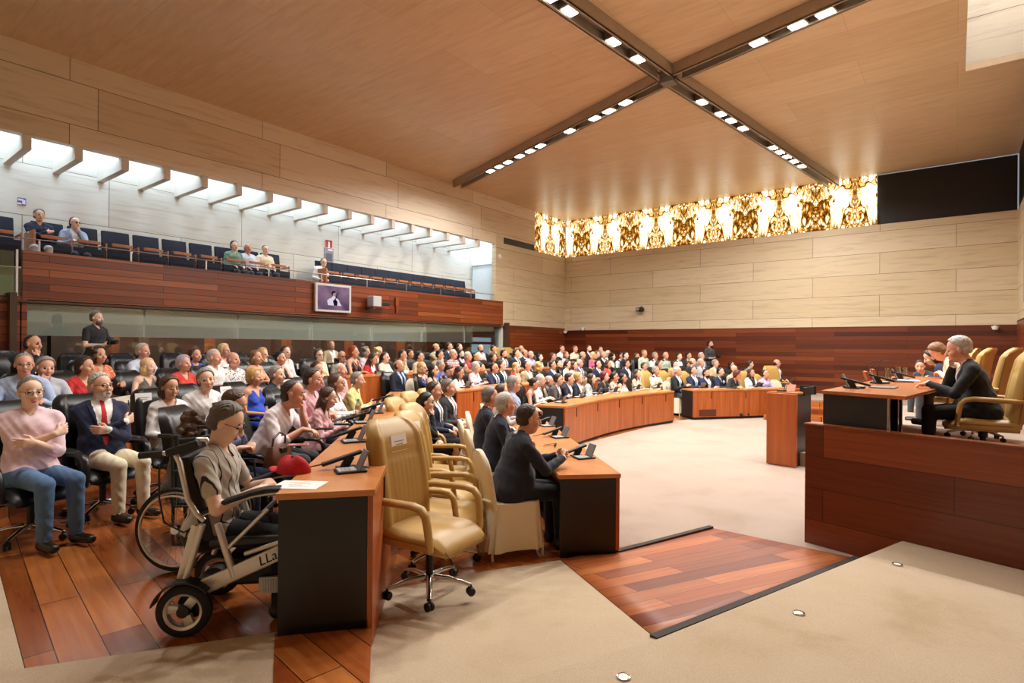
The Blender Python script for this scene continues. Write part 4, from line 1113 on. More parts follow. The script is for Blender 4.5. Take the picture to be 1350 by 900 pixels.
# ================================================================== desks of the hemicycle
def LP(s, t): return (-0.7071*s-0.7071*t, 0.7071*s-0.7071*t)
GD = None
desk('left front row desk with a black end panel beside the wooden ramp', [LP(4.81, -1.555), LP(6.6, -1.555), LP(8.35, -1.555)], [LP(4.81, -1.03), LP(6.6, -1.03), LP(8.35, -1.03)], -.215, .715, notch=1.15)
desk('long second row desk with black end panel behind the tan leather chairs', [LP(3.30, .375), LP(6, .375), LP(10.3, .375)], [LP(3.25, .877), LP(6, .877), LP(10.3, .877)], 0.0, .785, notch=1.2, low=-.19)
fa = [(-5.43-.25*math.sin(PI*(y-8.52)/4.93), y) for y in np.linspace(8.52, 13.45, 12)]
def radial(pts, d): return [tuple(np.array(p)+d*U(np.array(p)-np.array((4.2, 11.2)))) for p in pts]
desk('curved front row desk in the middle of the hemicycle', fa, radial(fa, .52), -.215, .77, notch=1.02)
ra = on_z(914, 552, -.2)[:2]; rb = on_z(1010, 549, -.2)[:2]; ru = (rb-ra)/np.linalg.norm(rb-ra); rn = np.array((-ru[1], ru[0]))
fr = [tuple(ra+ru*k) for k in (0, 1.1, 2.2, 3.3)]
desk('front row desk on the right with a black end panel and vent grille', fr, [tuple(np.array(p)+rn*.52) for p in fr], -.215, .755, notch=1.05, vent=.38)
fb = [(-7.55-.25*math.sin(PI*(y-8.0)/6.2), y) for y in np.linspace(8.0, 14.2, 10)]
desk('curved second row desk behind the heads of the front rows', fb, radial(fb, .52), 0.0, .745, notch=1.1)
fc = [(-9.42-.2*math.sin(PI*(y-6.8)/8.4), y) for y in np.linspace(6.8, 15.2, 8)]
desk('third row desk with black end panel below the person in red jacket', fc, radial(fc, .5), 0.165, .83)
M_TOP_GLARE = plain('wood_top_painted_glare', '#e6dcc6', .3)  # wooden desk tops with the skylight glare put into their colour
desk('third row desk on the left behind the black armchairs, skylight glare painted on top', [LP(5.9, 3.85), LP(8.9, 3.85)], [LP(5.9, 4.17), LP(8.9, 4.17)], .165, .74, topmat=M_TOP_GLARE)
desk('back row desk on the left before the glass wall', [LP(6.6, 5.25), LP(11.0, 5.25)], [LP(6.6, 5.55), LP(11.0, 5.55)], .355, .74, topmat=M_TOP_GLARE)
# ================================================================== the audience
far_k = exec_chair('x', M_KLEATHER, M_KPIPE, None, False, True); near_k = exec_chair('x', M_KLEATHER, M_KPIPE, None, False, False)
far_y = exec_chair('x', M_YLEATHER, M_YPIPE, None, False, True); near_y = exec_chair('x', M_YLEATHER, M_YPIPE, None, True, False)
cov = cover_chair('x')
far_k.scale = (.95, .95, .90); near_k.scale = (1, 1, .94)
PROTO = dict(k=far_k, K=near_k, y=far_y, Y=near_y, w=cov)
CW = dict(k='black armchair', K='black armchair', y='tan armchair', Y='tan armchair', w='ivory covered chair')
used = set()
def chair(kind, loc, yaw, label, group=None):
    pr = PROTO[kind]
    if kind not in used:
        used.add(kind); pr.location = loc; pr.rotation_euler = (0, 0, yaw); pr['label'] = label
        if group: pr['group'] = group
        FIRST[kind] = True
        dup.ready[pr.name] = False
        return pr
    c = dup(pr, loc, yaw, label)
    if group: c['group'] = group
    elif 'group' in c: del c['group']
    return c
FIRST = {}
ROWS = {1: (-.7, -6.75, 21.75), 2: (1.45, -8.7, 24.3), 3: (4.55, -10.4, 26.1), 4: (5.95, -11.9, 27.9)}
def row_depth(r, px, py):
    t, X, yx = ROWS[r]; d = ray(px, py); c = []
    n = -(d[0]+d[1])*.7071
    if n > 1e-3: c.append(t/n if t/n > 0 else 99)
    c.append(X/d[0]); n = d[1]-d[0]
    if n > 1e-3: c.append(yx/n)
    return min(v for v in c if v > 0)
LOGZ = []
def p(x, y, Z, label, ch, top, topc, hair, hairc, pose, a, ha, fz=None, chz=None, **k):
    if isinstance(Z, str): Z = row_depth(int(Z[1]), x, y)
    yaw = math.radians(37.9-a); k['hyaw'] = math.radians(a-ha)
    sex = k.get('sex', 'm'); sc = k.pop('scale', .95 if sex == 'f' else 1.0)
    vox = k.pop('vox', .006 if Z < 7 else .0085 if Z < 10.5 else .0125 if Z < 15 else .015)
    grp = k.pop('group', None)
    root, info = person(label, (0, 0, 0), yaw, scale=sc, topc=topc, top=top, hair=hair, hairc=hairc, pose=pose, vox=vox, group=grp, skin=k.pop('skin', (int(x)*7+int(y)) % 4), **k)
    H = at_depth(x, y, Z); R = np.array([[math.cos(yaw), -math.sin(yaw), 0], [math.sin(yaw), math.cos(yaw), 0], [0, 0, 1]])
    L = H - R @ (info['hp']*sc)
    LOGZ.append((round(float(L[2]), 2), round(Z, 1), label))
    if fz is not None: L[2] = fz
    root.location = L
    if ch: bk = .03 if ch == 'w' else .02; chair(ch, (L[0]+R[0, 0]*bk, L[1]+R[1, 0]*bk, L[2] if chz is None else chz), yaw, CW[ch]+' holding the '+label)
    return root, info, L, yaw
def f(*a, **k): return p(*a, sex='f', **k)
g = math.radians
# ---- third row on the left: single black armchairs
p(40, 527, 4.75, 'person in pink shirt with crossed arms, shaved head and glasses', 'K', 'shirt', 'palepink', 'buzz', 'salt', 'cross', 26, 34, twist=g(-24), fz=0, sleeve='rolled', botc='#4f7199', lean=g(-10), glasses=True, skin=3, hpitch=g(6), build=1.05)
p(133, 513, 5.45, 'bearded person in navy jacket and red tie with crossed arms', 'K', 'suit', 'navy', 'short', 'lgrey', 'cross', 26, 18, twist=g(-18), fz=0, botc='cream', tiec='red', shirtc='white', lean=g(-8), glasses=True, skin=0, beard='white', build=1.1)
f(224, 513, 6.1, 'person in loose white blouse with short brown hair', 'K', 'blouse', 'white', 'bob', 'brown', 'lapin', 38, 28, fz=0, hpitch=g(12), botc='grey', build=1.1)
p(272, 500, 6.6, 'grey-haired person in white shirt leaning towards the camera', 'K', 'shirt', 'white', 'thick', 'grey', 'lap', 30, 50, botc='dgrey', lean=g(10), hroll=g(8))
f(336, 497, 8.0, 'blond person in royal blue strap dress', 'k', 'dress', 'royal', 'fluffy', 'blond', 'lapin', 20, 5, bottom='dress', build=1.1)
p(366, 494, 8.3, 'grey-haired person in dark teal polo shirt', 'k', 'polo', 'dteal', 'thick', 'grey', 'lap', 18, 8, sleeve='short', botc='dgrey', build=1.1)
p(418, 487, 9.3, 'dark-haired person in maroon striped shirt resting chin on hand', 'k', 'shirt', 'maroon', 'short', 'dbrown', 'chinR', 15, 20, pat=('vstripe', 'maroon', 'grey'), botc='dgrey')
p(450, 488, 10.3, 'white-haired person in pink shirt behind the yellow shirt', 'k', 'shirt', 'pink', 'recede', 'white', 'lap', 10, 15, skin=2)
# ---- second row on the left: behind the long desk
f(309, 533, 4.9, 'brown-haired person in blue patterned blouse beside the electric wheelchair', 'k', 'blouse', 'lblue', 'short', 'brown', 'deskin', 5, -12, pat=('dots', '#7f8db4', '#38456f'), sleeve='short', botc='navy', lean=g(16), hpitch=g(14), chz=0)
p(387, 519, 5.35, 'balding person in pale shirt leaning chin on fist at the desk', 'k', 'shirt', '#ece6ec', 'recede', 'dbrown', 'chinLfar', 3, -8, lean=g(26), botc='dgrey', skin=2, build=1.15, chz=0, sleeve='rolled')
p(413, 500, 6.6, 'dark-haired person in pink shirt at the long desk', 'k', 'shirt', 'pink', 'short', 'dbrown', 'deskin', 8, 0, botc='dgrey', lean=g(8), skin=2, build=1.05)
f(433, 524, 6.4, 'long-haired child in pink top at the long desk', 'k', 'blouse', 'pink', 'long', 'brown', 'clasp', 2, -5, lean=g(14), scale=.88, hpitch=g(8))
f(444, 505, 7.4, 'person with glasses and brown bob in white top', 'k', 'blouse', 'white', 'bob', 'brown', 'deskin', 5, -5, glasses=True, lean=g(6))
p(472, 501, 9.0, 'grey-haired person in yellow shirt with hands on the desk end', 'k', 'shirt', 'yellow', 'short', 'grey', 'clasp', -2, 0, lean=g(12), botc='khaki', build=1.1, skin=2)
# ---- fourth row on the left
p(32, 480, 6.3, 'person in light blue shirt with glasses behind the pink shirt', 'k', 'shirt', 'lblue', 'buzz', 'grey', 'desk', 48, 45, glasses=True, skin=2, lean=g(8), build=1.1)
p(60, 485, 6.75, 'grey-haired person holding a hand against the cheek', 'k', 'shirt', '#b9bcc6', 'thick', 'grey', 'chinRd', 40, 30, lean=g(14), skin=2, hroll=g(-8))
f(113, 483, 7.2, 'person in red top with short dark bob', 'k', 'blouse', 'red', 'fluffy', 'dbrown', 'deskin', 15, 0, lean=g(10), skin=1)
f(196, 483, 8.4, 'blond person in sleeveless grey dress', 'k', 'dress', 'dress', 'bob', 'pblond', 'deskin', 20, 5, bottom='dress', lean=g(8))
f(243, 479, 8.6, 'person in bright red top with short mauve-grey hair', 'k', 'blouse', 'coral', 'fluffy', 'mauve', 'lap', 28, 15, build=1.1, skin=2)
p(283, 471, 9.0, 'grey-haired person in white shirt looking right', 'k', 'shirt', 'white', 'short', 'lgrey', 'desk', 20, 5, skin=2)
p(308, 474, 9.3, 'bald person in black and white patterned shirt', 'k', 'shirt', 'white', 'bald', 'grey', 'lap', 28, 18, pat=('dots', 'white', 'dgrey'), skin=2, build=1.15, sleeve='short')
f(338, 471, 9.7, 'brown-haired person in peach top', 'k', 'dress', 'peach', 'bob', 'lbrown', 'desk', 18, 8, skin=1)
f(370, 472, 10.3, 'dark-haired person with pulled back hair in black top', 'k', 'dress', 'black', 'bun', 'black', 'desk', 22, 12)
f(421, 468, 11.6, 'person with short hair and glasses in cream top', 'k', 'blouse', 'cream', 'fluffy', 'brown', 'lap', 38, 40, glasses=True)
p(451, 470, 12.3, 'bald person with glasses in grey check jacket', 'k', 'jacket', '#a3a196', 'bald', 'lgrey', 'lap', 45, 45, glasses=True, skin=2)
# ---- back row on the left
p(44, 453, 8.0, 'person in dark suit resting chin on hand by the wood wall', 'k', 'suit', 'dnavy', 'recede', 'dbrown', 'chinRd', 12, 0, lean=g(16), build=1.12, skin=1)
f(131, 468, 8.2, 'curly-haired person in orange floral top', 'k', 'blouse', 'orange', 'curly', 'dbrown', 'desk', 25, 20, pat=('dots', 'orange', 'peach'))
p(189, 463, 9.4, 'white-haired person in pale blue shirt behind the blond person', 'k', 'shirt', '#cdd6ea', 'thick', 'lgrey', 'desk', 20, 10, build=1.1)
f(258, 468, 9.9, 'person in blue top half hidden behind the red top', 'k', 'blouse', 'royal', 'fluffy', 'brown', 'lap', 25, 20)
f(296, 462, 10.4, 'blond person with short hair and glasses in white top', 'k', 'blouse', 'white', 'fluffy', 'pblond', 'desk', 20, 10, glasses=True)
f(347, 467, 10.7, 'blond person with hand at chin in dark print top', 'k', 'blouse', 'dress', 'fluffy', 'blond', 'chinR', 22, 18)
f(377, 464, 11.2, 'brown-haired person in plain white top by the empty black chair', 'k', 'blouse', 'white', 'bob', 'brown', 'lap', 28, 25)
# ---- third row in the middle (behind the desk with the black end)
f(467, 464, 12.3, 'red-haired person in dark striped sleeveless top at the desk end', 'k', 'dress', 'charcoal', 'fluffy', 'red', 'desk', 20, 8, pat=('stripe', '#3a1d20', 'peach'), scale=1.0)
f(483, 464, 13.6, 'grey-haired person behind the red jacket', 'k', 'blouse', 'palepink', 'curly', 'salt', 'lap', 25, 15)
f(492, 473, 12.3, 'person in red jacket with long dark hair over the face', 'k', 'jacket', 'red', 'long', 'dbrown', 'desk', 20, -5, lean=g(14), hpitch=g(14))
f(500, 464, 14.4, 'white-haired person between the red jacket and cream top', 'k', 'blouse', 'cream', 'curly', 'pblond', 'lap', 30, 30)
f(508, 471, 13.0, 'person in cream top with brown hair tied back', 'k', 'blouse', 'cream', 'tail', 'brown', 'desk', 25, 10)
p(531, 468, 'r3', 'person in grey shirt leaning face on hand', 'k', 'shirt', 'beige', 'short', 'dbrown', 'chinRd', 22, 10, lean=g(10), skin=1)
p(541, 466.5, 'r4', 'person in dark grey shirt in the back row', 'k', 'shirt', 'dgrey', 'short', 'dbrown', 'lap', 30, 20)
p(553.5, 470, 'r3', 'young person with dark hair in beige shirt', 'k', 'shirt', 'beige', 'short', 'black', 'lap', 28, 8, scale=.96)
p(575, 458, 'r4', 'bald person in olive jacket with hand on mouth', 'k', 'jacket', 'khaki', 'bald', 'brown', 'chinRd', 30, 15, skin=1)
p(592.5, 457, 'r4', 'person in dark suit beside the olive jacket', 'k', 'suit', 'dnavy', 'short', 'dbrown', 'lap', 30, 15)
f(606, 458, 'r4', 'dark-haired person in black left of the bright window', 'k', 'blouse', 'black', 'bob', 'brown', 'lap', 35, 35)
p(580, 468, 'r3', 'person in khaki uniform with black hair and fist at mouth', 'k', 'shirt', 'khaki', 'short', 'black', 'chinRd', 28, 10, lean=g(8), skin=1)
p(598, 467, 'r3', 'grey-haired person in red and white check shirt', 'k', 'shirt', 'white', 'short', 'lgrey', 'lap', 35, 20, pat=('check', 'white', 'red'), skin=2)
p(608.5, 467, 17.0, 'bearded person in dark jacket below the window', 'k', 'jacket', 'charcoal', 'short', 'black', 'lap', 40, 35, beard=True)
p(634, 459, 'r4', 'balding bearded person in pale pink shirt before the bright window', 'k', 'shirt', 'palepink', 'bald', 'black', 'lap', 40, 45, beard='black')
p(651, 460, 'r4', 'person with dark hair leaning forward beside the corner panelling', 'k', 'shirt', 'dgrey', 'short', 'dbrown', 'chinRd', 30, 20)
p(617.5, 470, 'r3', 'grey-haired person in red shirt', 'k', 'shirt', 'maroon', 'thick', 'lgrey', 'lap', 30, 20, pat=('vstripe', '#b03a45', 'maroon'), skin=2)
f(629.5, 471, 17.6, 'blond person behind the pink shirts', 'k', 'blouse', 'beige', 'bob', 'blond', 'lap', 30, 15)
f(650.5, 471, 'r3', 'dark-haired person in black with praying hands', 'k', 'blouse', 'black', 'long', 'dbrown', 'pray', 30, 15)
# ---- second row in the middle
p(526.5, 482, 11.9, 'bald person in navy suit in a black armchair by the aisle', 'k', 'suit', 'dnavy', 'bald', 'brown', 'lap', 35, 20, lean=g(-4), skin=1, shirtc='lblue')
f(557, 485, 'r2', 'blond person in blue print dress', 'w', 'dress', 'violet', 'bob', 'blond', 'lap', 30, 15, bottom='dress', pat=('dots', 'violet', 'lblue'))
f(572, 488, 11.6, 'person with long black hair in sleeveless dark top', 'k', 'dress', 'black', 'long', 'black', 'desk', 22, 5)
p(581.5, 482, 13.3, 'person in blue shirt behind the long black hair', 'k', 'shirt', 'blue', 'short', 'grey', 'desk', 30, 20)
p(591.5, 489, 12.2, 'dark-haired person looking down in blue jacket', 'k', 'jacket', 'blue', 'short', 'black', 'phone', 28, 15, lean=g(10), hpitch=g(25))
f(606, 491, 12.0, 'brown-haired person in white lace top looking at a phone', 'k', 'blouse', 'white', 'long', 'dbrown', 'phone', 25, 8, hpitch=g(12))
f(612, 485, 13.6, 'dark-haired person in peach top', 'k', 'dress', 'peach', 'bob', 'black', 'desk', 28, 15)
f(628, 484, 'r2', 'white-haired person in pale pink shirt with clasped hands', 'k', 'blouse', 'palepink', 'fluffy', 'lgrey', 'clasp', 30, 12, lean=g(8), build=1.1)
f(635, 485, 15.0, 'person in red and white vest behind the white hair', 'k', 'dress', 'coral', 'fluffy', 'dbrown', 'lap', 30, 20)
p(652, 485, 'r2', 'balding person in navy suit with clasped hands', 'k', 'suit', 'navy', 'recede', 'black', 'clasp', 35, 20)
p(662, 481.5, 'r2', 'brown-haired person in navy suit with green tie', 'k', 'suit', 'dnavy', 'short', 'brown', 'lap', 35, 15, tiec='#5f8f78')
f(681, 484, 'r2', 'blond person in red jacket in the second row', 'k', 'jacket', 'red', 'long', 'blond', 'lap', 35, 20, shirtc='peach')
p(695.5, 482, 'r2', 'person in beige jacket with receding dark hair', 'k', 'jacket', 'khaki', 'recede', 'dbrown', 'lap', 40, 30, skin=2)
f(711, 484, 'r2', 'person with curly blond hair in dark top', 'k', 'blouse', 'black', 'curly', 'blond', 'lap', 35, 20)
p(728.5, 481, 'r2', 'dark-haired person in navy suit and pale tie beside blond curls', 'k', 'suit', 'navy', 'short', 'dbrown', 'lap', 35, 15, tiec='lgrey')
p(736.5, 479, 17.4, 'dark-haired person in purple suit leaning forward', 'k', 'suit', 'purple', 'short', 'black', 'clasp', 35, 20)
f(749, 480, 'r2', 'dark-haired person in cream top left of the pink blouse', 'k', 'blouse', 'cream', 'tail', 'dbrown', 'lap', 35, 15)
f(757, 481.5, 16.2, 'brown-haired person in pink blouse', 'k', 'blouse', 'pink', 'bob', 'brown', 'lap', 35, 20)
p(764.5, 478.5, 'r2', 'bald person in blue suit with striped tie', 'k', 'suit', 'purple', 'bald', 'lgrey', 'lap', 40, 20, tiec='charcoal', skin=2)
p(788.5, 480, 'r2', 'balding person in navy suit with grey tie', 'k', 'suit', 'navy', 'recede', 'dbrown', 'lap', 42, 25, tiec='grey')
f(802, 480, 'r2', 'person in bright red blouse behind the wine-red hair', 'k', 'blouse', 'coral', 'bob', 'brown', 'lap', 40, 25)
p(826.5, 479.5, 'r2', 'dark-haired person in navy jacket with open white shirt', 'k', 'jacket', 'navy', 'short', 'black', 'lap', 45, 30)
p(849.5, 483, 'r2', 'person with glasses in grey check shirt', 'k', 'shirt', 'grey', 'short', 'brown', 'lap', 50, 40, pat=('check', 'grey', 'white'), glasses=True)
f(868.5, 481, 'r2', 'brown-haired person with red and white scarf', 'k', 'blouse', 'red', 'fluffy', 'brown', 'lap', 50, 35)
p(889.5, 480.5, 'r2', 'dark-haired person in navy jacket behind the teal top', 'k', 'jacket', 'navy', 'short', 'dbrown', 'lap', 52, 35)
# ---- third row, right half
p(664.5, 466.5, 'r3', 'bearded person in navy suit before the tan chair', 'k', 'suit', 'navy', 'short', 'black', 'lap', 35, 25, beard=True)
p(681, 465.5, 'r3', 'person in dark suit with black tie', 'k', 'suit', 'dnavy', 'short', 'dbrown', 'lap', 35, 15, tiec='black')
p(687.5, 460, 'r4', 'bald person in the back row before the tan chairs', 'k', 'shirt', 'cream', 'bald', 'brown', 'lap', 40, 40)
p(692.5, 465.5, 19.5, 'bald person looking down behind the lilac shirt', 'k', 'jacket', 'navy', 'bald', 'brown', 'lap', 40, 30, hpitch=g(15), skin=2)
p(700, 467.5, 'r3', 'bald person in lilac shirt and dark tie', 'k', 'shirt', 'lilac', 'bald', 'grey', 'lap', 45, 40, skin=2)
f(712, 471, 'r3', 'dark-haired person in cream top left of an empty chair', 'k', 'blouse', 'cream', 'bob', 'black', 'lap', 38, 25)
p(729.5, 470, 'r3', 'person in white shirt with brown hair', 'k', 'shirt', 'white', 'short', 'brown', 'lap', 40, 20)
p(741, 459.5, 'r4', 'person with shaved head in pale blue shirt on the back row', 'k', 'shirt', '#d5dbe2', 'buzz', 'brown', 'lap', 45, 40)
f(746.5, 467.5, 18.9, 'light-brown-haired person in grey top', 'k', 'blouse', 'lgrey', 'bob', 'lbrown', 'lap', 40, 30)
p(758.5, 460, 'r4', 'person with shaved head in cream shirt on the back row', 'k', 'shirt', 'cream', 'buzz', 'lbrown', 'lap', 45, 45)
p(768.5, 468, 'r3', 'bald person in dark blue shirt', 'k', 'shirt', 'dnavy', 'bald', 'grey', 'desk', 42, 35, skin=2)
p(776.5, 459.5, 'r4', 'bearded person in dark jacket and white shirt on the back row', 'k', 'jacket', 'charcoal', 'short', 'brown', 'lap', 48, 45, beard=True)
f(782.5, 468.5, 'r3', 'blond person in hot pink top', 'k', 'blouse', 'hotpink', 'bob', 'pblond', 'lap', 45, 35)
f(787.5, 467, 19.8, 'person with white face behind the hot pink top', 'k', 'blouse', 'cream', 'fluffy', 'lbrown', 'lap', 45, 35)
p(791.5, 461, 'r4', 'dark-haired person at the right end of the back row', 'k', 'shirt', 'charcoal', 'short', 'dbrown', 'lap', 45, 45)
p(795.5, 467.5, 'r3', 'grey-haired person in black suit', 'k', 'jacket', 'black', 'recede', 'grey', 'lap', 48, 40, skin=2)
p(802, 467, 19.6, 'white-haired person beside the black suit', 'k', 'shirt', 'white', 'thick', 'white', 'lap', 48, 45)
f(807.5, 470, 'r3', 'person with dark curly hair in cream top', 'k', 'blouse', 'cream', 'curly', 'black', 'lap', 45, 25)
p(819.5, 469, 'r3', 'person in white uniform shirt beside the dark curls', 'k', 'uniform', 'white', 'short', 'black', 'lap', 50, 45)
p(825, 468.5, 18.9, 'dark-haired person behind the white uniform shirt', 'k', 'shirt', 'dnavy', 'short', 'black', 'lap', 50, 40)
p(839.5, 470, 'r3', 'person in white uniform with hand at chin', 'k', 'uniform', 'white', 'short', 'brown', 'chinR', 50, 35, skin=1)
p(849.5, 465.5, 18.6, 'tall person in pale green uniform with shaved head', 'k', 'shirt', 'lgreen', 'buzz', 'lbrown', 'lap', 55, 50, skin=1)
p(864, 469, 'r3', 'grey-haired person in white uniform shirt', 'k', 'uniform', 'white', 'short', 'grey', 'lap', 55, 45)
p(878, 468.5, 'r3', 'bald person in pale green uniform shirt', 'k', 'uniform', 'lgreen', 'bald', 'lgrey', 'lap', 60, 55, skin=2)
p(895.7, 470, 'r3', 'dark-haired person in white uniform beside the bald one', 'k', 'uniform', 'white', 'short', 'dbrown', 'lap', 60, 55)
p(908, 469, 'r3', 'person in dark suit at the end of the uniforms', 'k', 'jacket', 'charcoal', 'short', 'black', 'lap', 60, 50)
p(925, 469.5, 'r3', 'large grey-haired person in grey jacket', 'k', 'jacket', 'grey', 'thick', 'lgrey', 'lap', 60, 50, build=1.2, skin=2)
# ---- front row in the middle
f(704.5, 506, 'r1', 'person with dark bun and bare back at the curved desk', 'w', 'dress', 'black', 'bun', 'black', 'desk', 8, 0, lean=g(14), hpitch=g(8), bottom='dress')
f(713, 501, 12.0, 'grey-haired person in white blouse beside the bare back', 'k', 'blouse', 'white', 'bob', 'lgrey', 'desk', 15, 5, lean=g(12))
p(724, 502, 12.8, 'red-faced bald person at the curved desk', 'k', 'shirt', 'beige', 'bald', 'grey', 'desk', 22, 10, skin=2)
p(736.5, 500, 'r1', 'dark-haired person in brown-grey suit at the curved desk', 'k', 'suit', '#4b4444', 'short', 'dbrown', 'clasp', 20, 5, tiec='grey', lean=g(12))
p(751, 499, 'r1', 'dark-haired person in navy jacket at the curved desk', 'k', 'jacket', 'dnavy', 'short', 'dbrown', 'clasp', 22, 8, lean=g(10))
f(763.5, 498, 'r1', 'short-haired blond person in navy jacket and white top', 'k', 'jacket', 'dnavy', 'fluffy', 'blond', 'desk', 25, 15, lean=g(8))
f(770.5, 502, 13.6, 'small face between blond and brown hair at the curved desk', 'k', 'blouse', 'beige', 'short', 'brown', 'lap', 30, 20, scale=.85)
f(780.5, 499, 'r1', 'person with brown bob in silver-grey jacket', 'k', 'jacket', 'lgrey', 'bob', 'brown', 'desk', 28, 12, lean=g(10), shirtc='charcoal')
f(797.5, 496, 'r1', 'person with wine-red hair in black top', 'k', 'blouse', 'black', 'fluffy', 'wine', 'desk', 30, 12, lean=g(10), sleeve='short')
f(810.5, 496.5, 'r1', 'dark-haired person in white sleeveless top beside wine-red hair', 'k', 'dress', 'white', 'tail', 'black', 'desk', 32, 15)
f(821.5, 498, 'r1', 'person with straight black hair in white top', 'k', 'dress', 'white', 'long', 'black', 'desk', 35, 20)
f(840.5, 492.5, 'r1', 'person with long brown hair in ivory sleeveless top', 'k', 'dress', 'ivory', 'long', 'brown', 'desk', 40, 30)
p(865, 488.5, 'r1', 'officer in cream uniform with dark shoulder boards', 'y', 'uniform', 'cream', 'short', 'grey', 'desk', 50, 35, sleeve='short', skin=1)
# ---- front row on the right
f(886, 491, 16.3, 'blond person in teal top behind the black suit', 'y', 'dress', 'teal', 'bob', 'blond', 'lap', 55, 40, bottom='dress')
p(893.5, 489, 15.5, 'person in black suit at the end of the right desk', 'w', 'suit', 'black', 'recede', 'lgrey', 'clasp', 45, 30, tiec='lblue', skin=2, lean=g(4))
p(914, 489, 'r1', 'balding person in navy suit with light blue tie', 'y', 'suit', 'navy', 'recede', 'dbrown', 'clasp', 55, 38, tiec='lblue', skin=2)
p(931.5, 492, 'r1', 'bearded person in navy jacket with open white collar', 'k', 'jacket', 'navy', 'short', 'black', 'clasp', 60, 55, beard=True)
p(950, 490, 'r1', 'dark-haired person in navy suit with lilac tie', 'k', 'suit', 'navy', 'short', 'black', 'clasp', 62, 40, tiec='lilac')
f(972.5, 494, 15.3, 'person with dark red hair bending aside in dark top', None, 'blouse', 'charcoal', 'fluffy', 'auburn', 'farR', 60, 20, lean=g(22), side=g(-12), hpitch=g(10))
f(990.5, 491.5, 'r1', 'person with long brown hair in white blazer', 'y', 'jacket', 'white', 'long', 'brown', 'desk', 70, 55, shirtc='charcoal')
p(1009, 493, 'r1', 'person in lilac checked shirt at the right desk', 'y', 'shirt', 'lilac', 'recede', 'dbrown', 'deskin', 65, 45, sleeve='short', skin=2)
# ---- second row on the right
p(908, 481, 'r2', 'dark-haired person in navy suit behind the balding one', 'k', 'jacket', 'navy', 'short', 'dbrown', 'lap', 58, 40)
p(913.5, 477, 17.9, 'balding person looking right in dark jacket', 'k', 'jacket', 'charcoal', 'bald', 'lbrown', 'lap', 58, 30)
p(924.5, 478, 'r2', 'grey-haired person in white shirt and dark tie', 'k', 'suit', 'lgrey', 'thick', 'lgrey', 'lap', 62, 50, tiec='charcoal')
p(943.5, 479, 'r2', 'grey-haired person in beige jacket', 'k', 'jacket', 'tan', 'thick', 'grey', 'lap', 62, 40)
f(964.5, 481.5, 'r2', 'dark-haired person in black top with pale face', 'k', 'blouse', 'black', 'bob', 'black', 'lap', 65, 50)
p(968, 487, 16.0, 'bald head showing behind the dark red hair', 'k', 'shirt', 'beige', 'bald', 'brown', 'lap', 65, 60, skin=2)
p(989, 480, 'r2', 'person in grey jacket turned to the right', 'k', 'jacket', '#77736c', 'short', 'dbrown', 'lap', 60, 15)
p(1024.5, 478.5, 'r2', 'bald person in dark jacket behind the tan chair', 'k', 'jacket', 'charcoal', 'bald', 'brown', 'lap', 60, 30, skin=2)
# ---- front row on the left, on covered chairs
p(697, 562, 5.15, 'person in dark suit with clasped hands nearest the ramp', 'w', 'suit', '#151a2a', 'short', 'dbrown', 'claspfar', -20, -16, lean=g(15), skin=1, build=1.2, botc='#12141c', fz=-.215)
p(667, 546, 6.3, 'white-haired person in navy suit second from the ramp', 'w', 'suit', 'dnavy', 'thick', 'lgrey', 'desk', -12, -22, fz=-.215, lean=g(12), hpitch=g(-8), skin=2, build=1.05)
p(647, 532, 7.1, 'grey-haired person in navy suit third from the ramp', 'w', 'suit', 'dnavy', 'short', 'salt', 'desk', -12, -18, fz=-.215, lean=g(8), hpitch=g(-4), skin=2)
f(662, 517, 8.2, 'brown-haired person hidden between grey heads in the front row', 'w', 'blouse', 'lgrey', 'bob', 'brown', 'desk', -5, -10, scale=.9)
p(678, 506, 9.1, 'grey-haired person with glasses in blue-grey shirt', 'w', 'shirt', '#8f9bb5', 'thick', 'grey', 'desk', -5, -12, glasses=True, skin=2)
# ---- the tan leather chairs between the first two rows
f(563, 530, 7.2, 'person in black dress with hand at mouth and crossed legs', 'Y', 'blouse', 'black', 'tail', 'black', 'chinR', 12, -2, lean=g(6), bottom='skirt', botc='black', legs='cross', hpitch=g(4))
p(573, 515, 7.95, 'dark-haired person in navy suit on a tan chair', 'Y', 'suit', 'navy', 'short', 'dbrown', 'lap', 14, 5, tiec='charcoal', botc='charcoal')
p(592, 511, 8.7, 'grey-haired person in black suit on a tan chair', 'Y', 'suit', 'charcoal', 'thick', 'salt', 'lapin', 16, 5, tiec='maroon', botc='charcoal', skin=2)
# ---- people standing
p(128, 419, 10.4, 'standing photographer in black polo shirt with grey hair', None, 'polo', 'charcoal', 'thick', 'salt', 'standlow', 10, 5, standing=True, legs='stand', sleeve='short', beard=True, botc='dgrey')
p(437, 455, 15.4, 'bearded person with camera behind the glass wall', None, 'jacket', 'beige', 'bald', 'lgrey', 'standlow', 40, 45, standing=True, legs='stand', beard='grey')
p(936.5, 453.5, 20.2, 'standing photographer in grey shirt before the far wood wall', None, 'shirt', 'dgrey', 'short', 'black', 'standlow', 60, 50, standing=True, legs='stand', sleeve='rolled', beard=True)
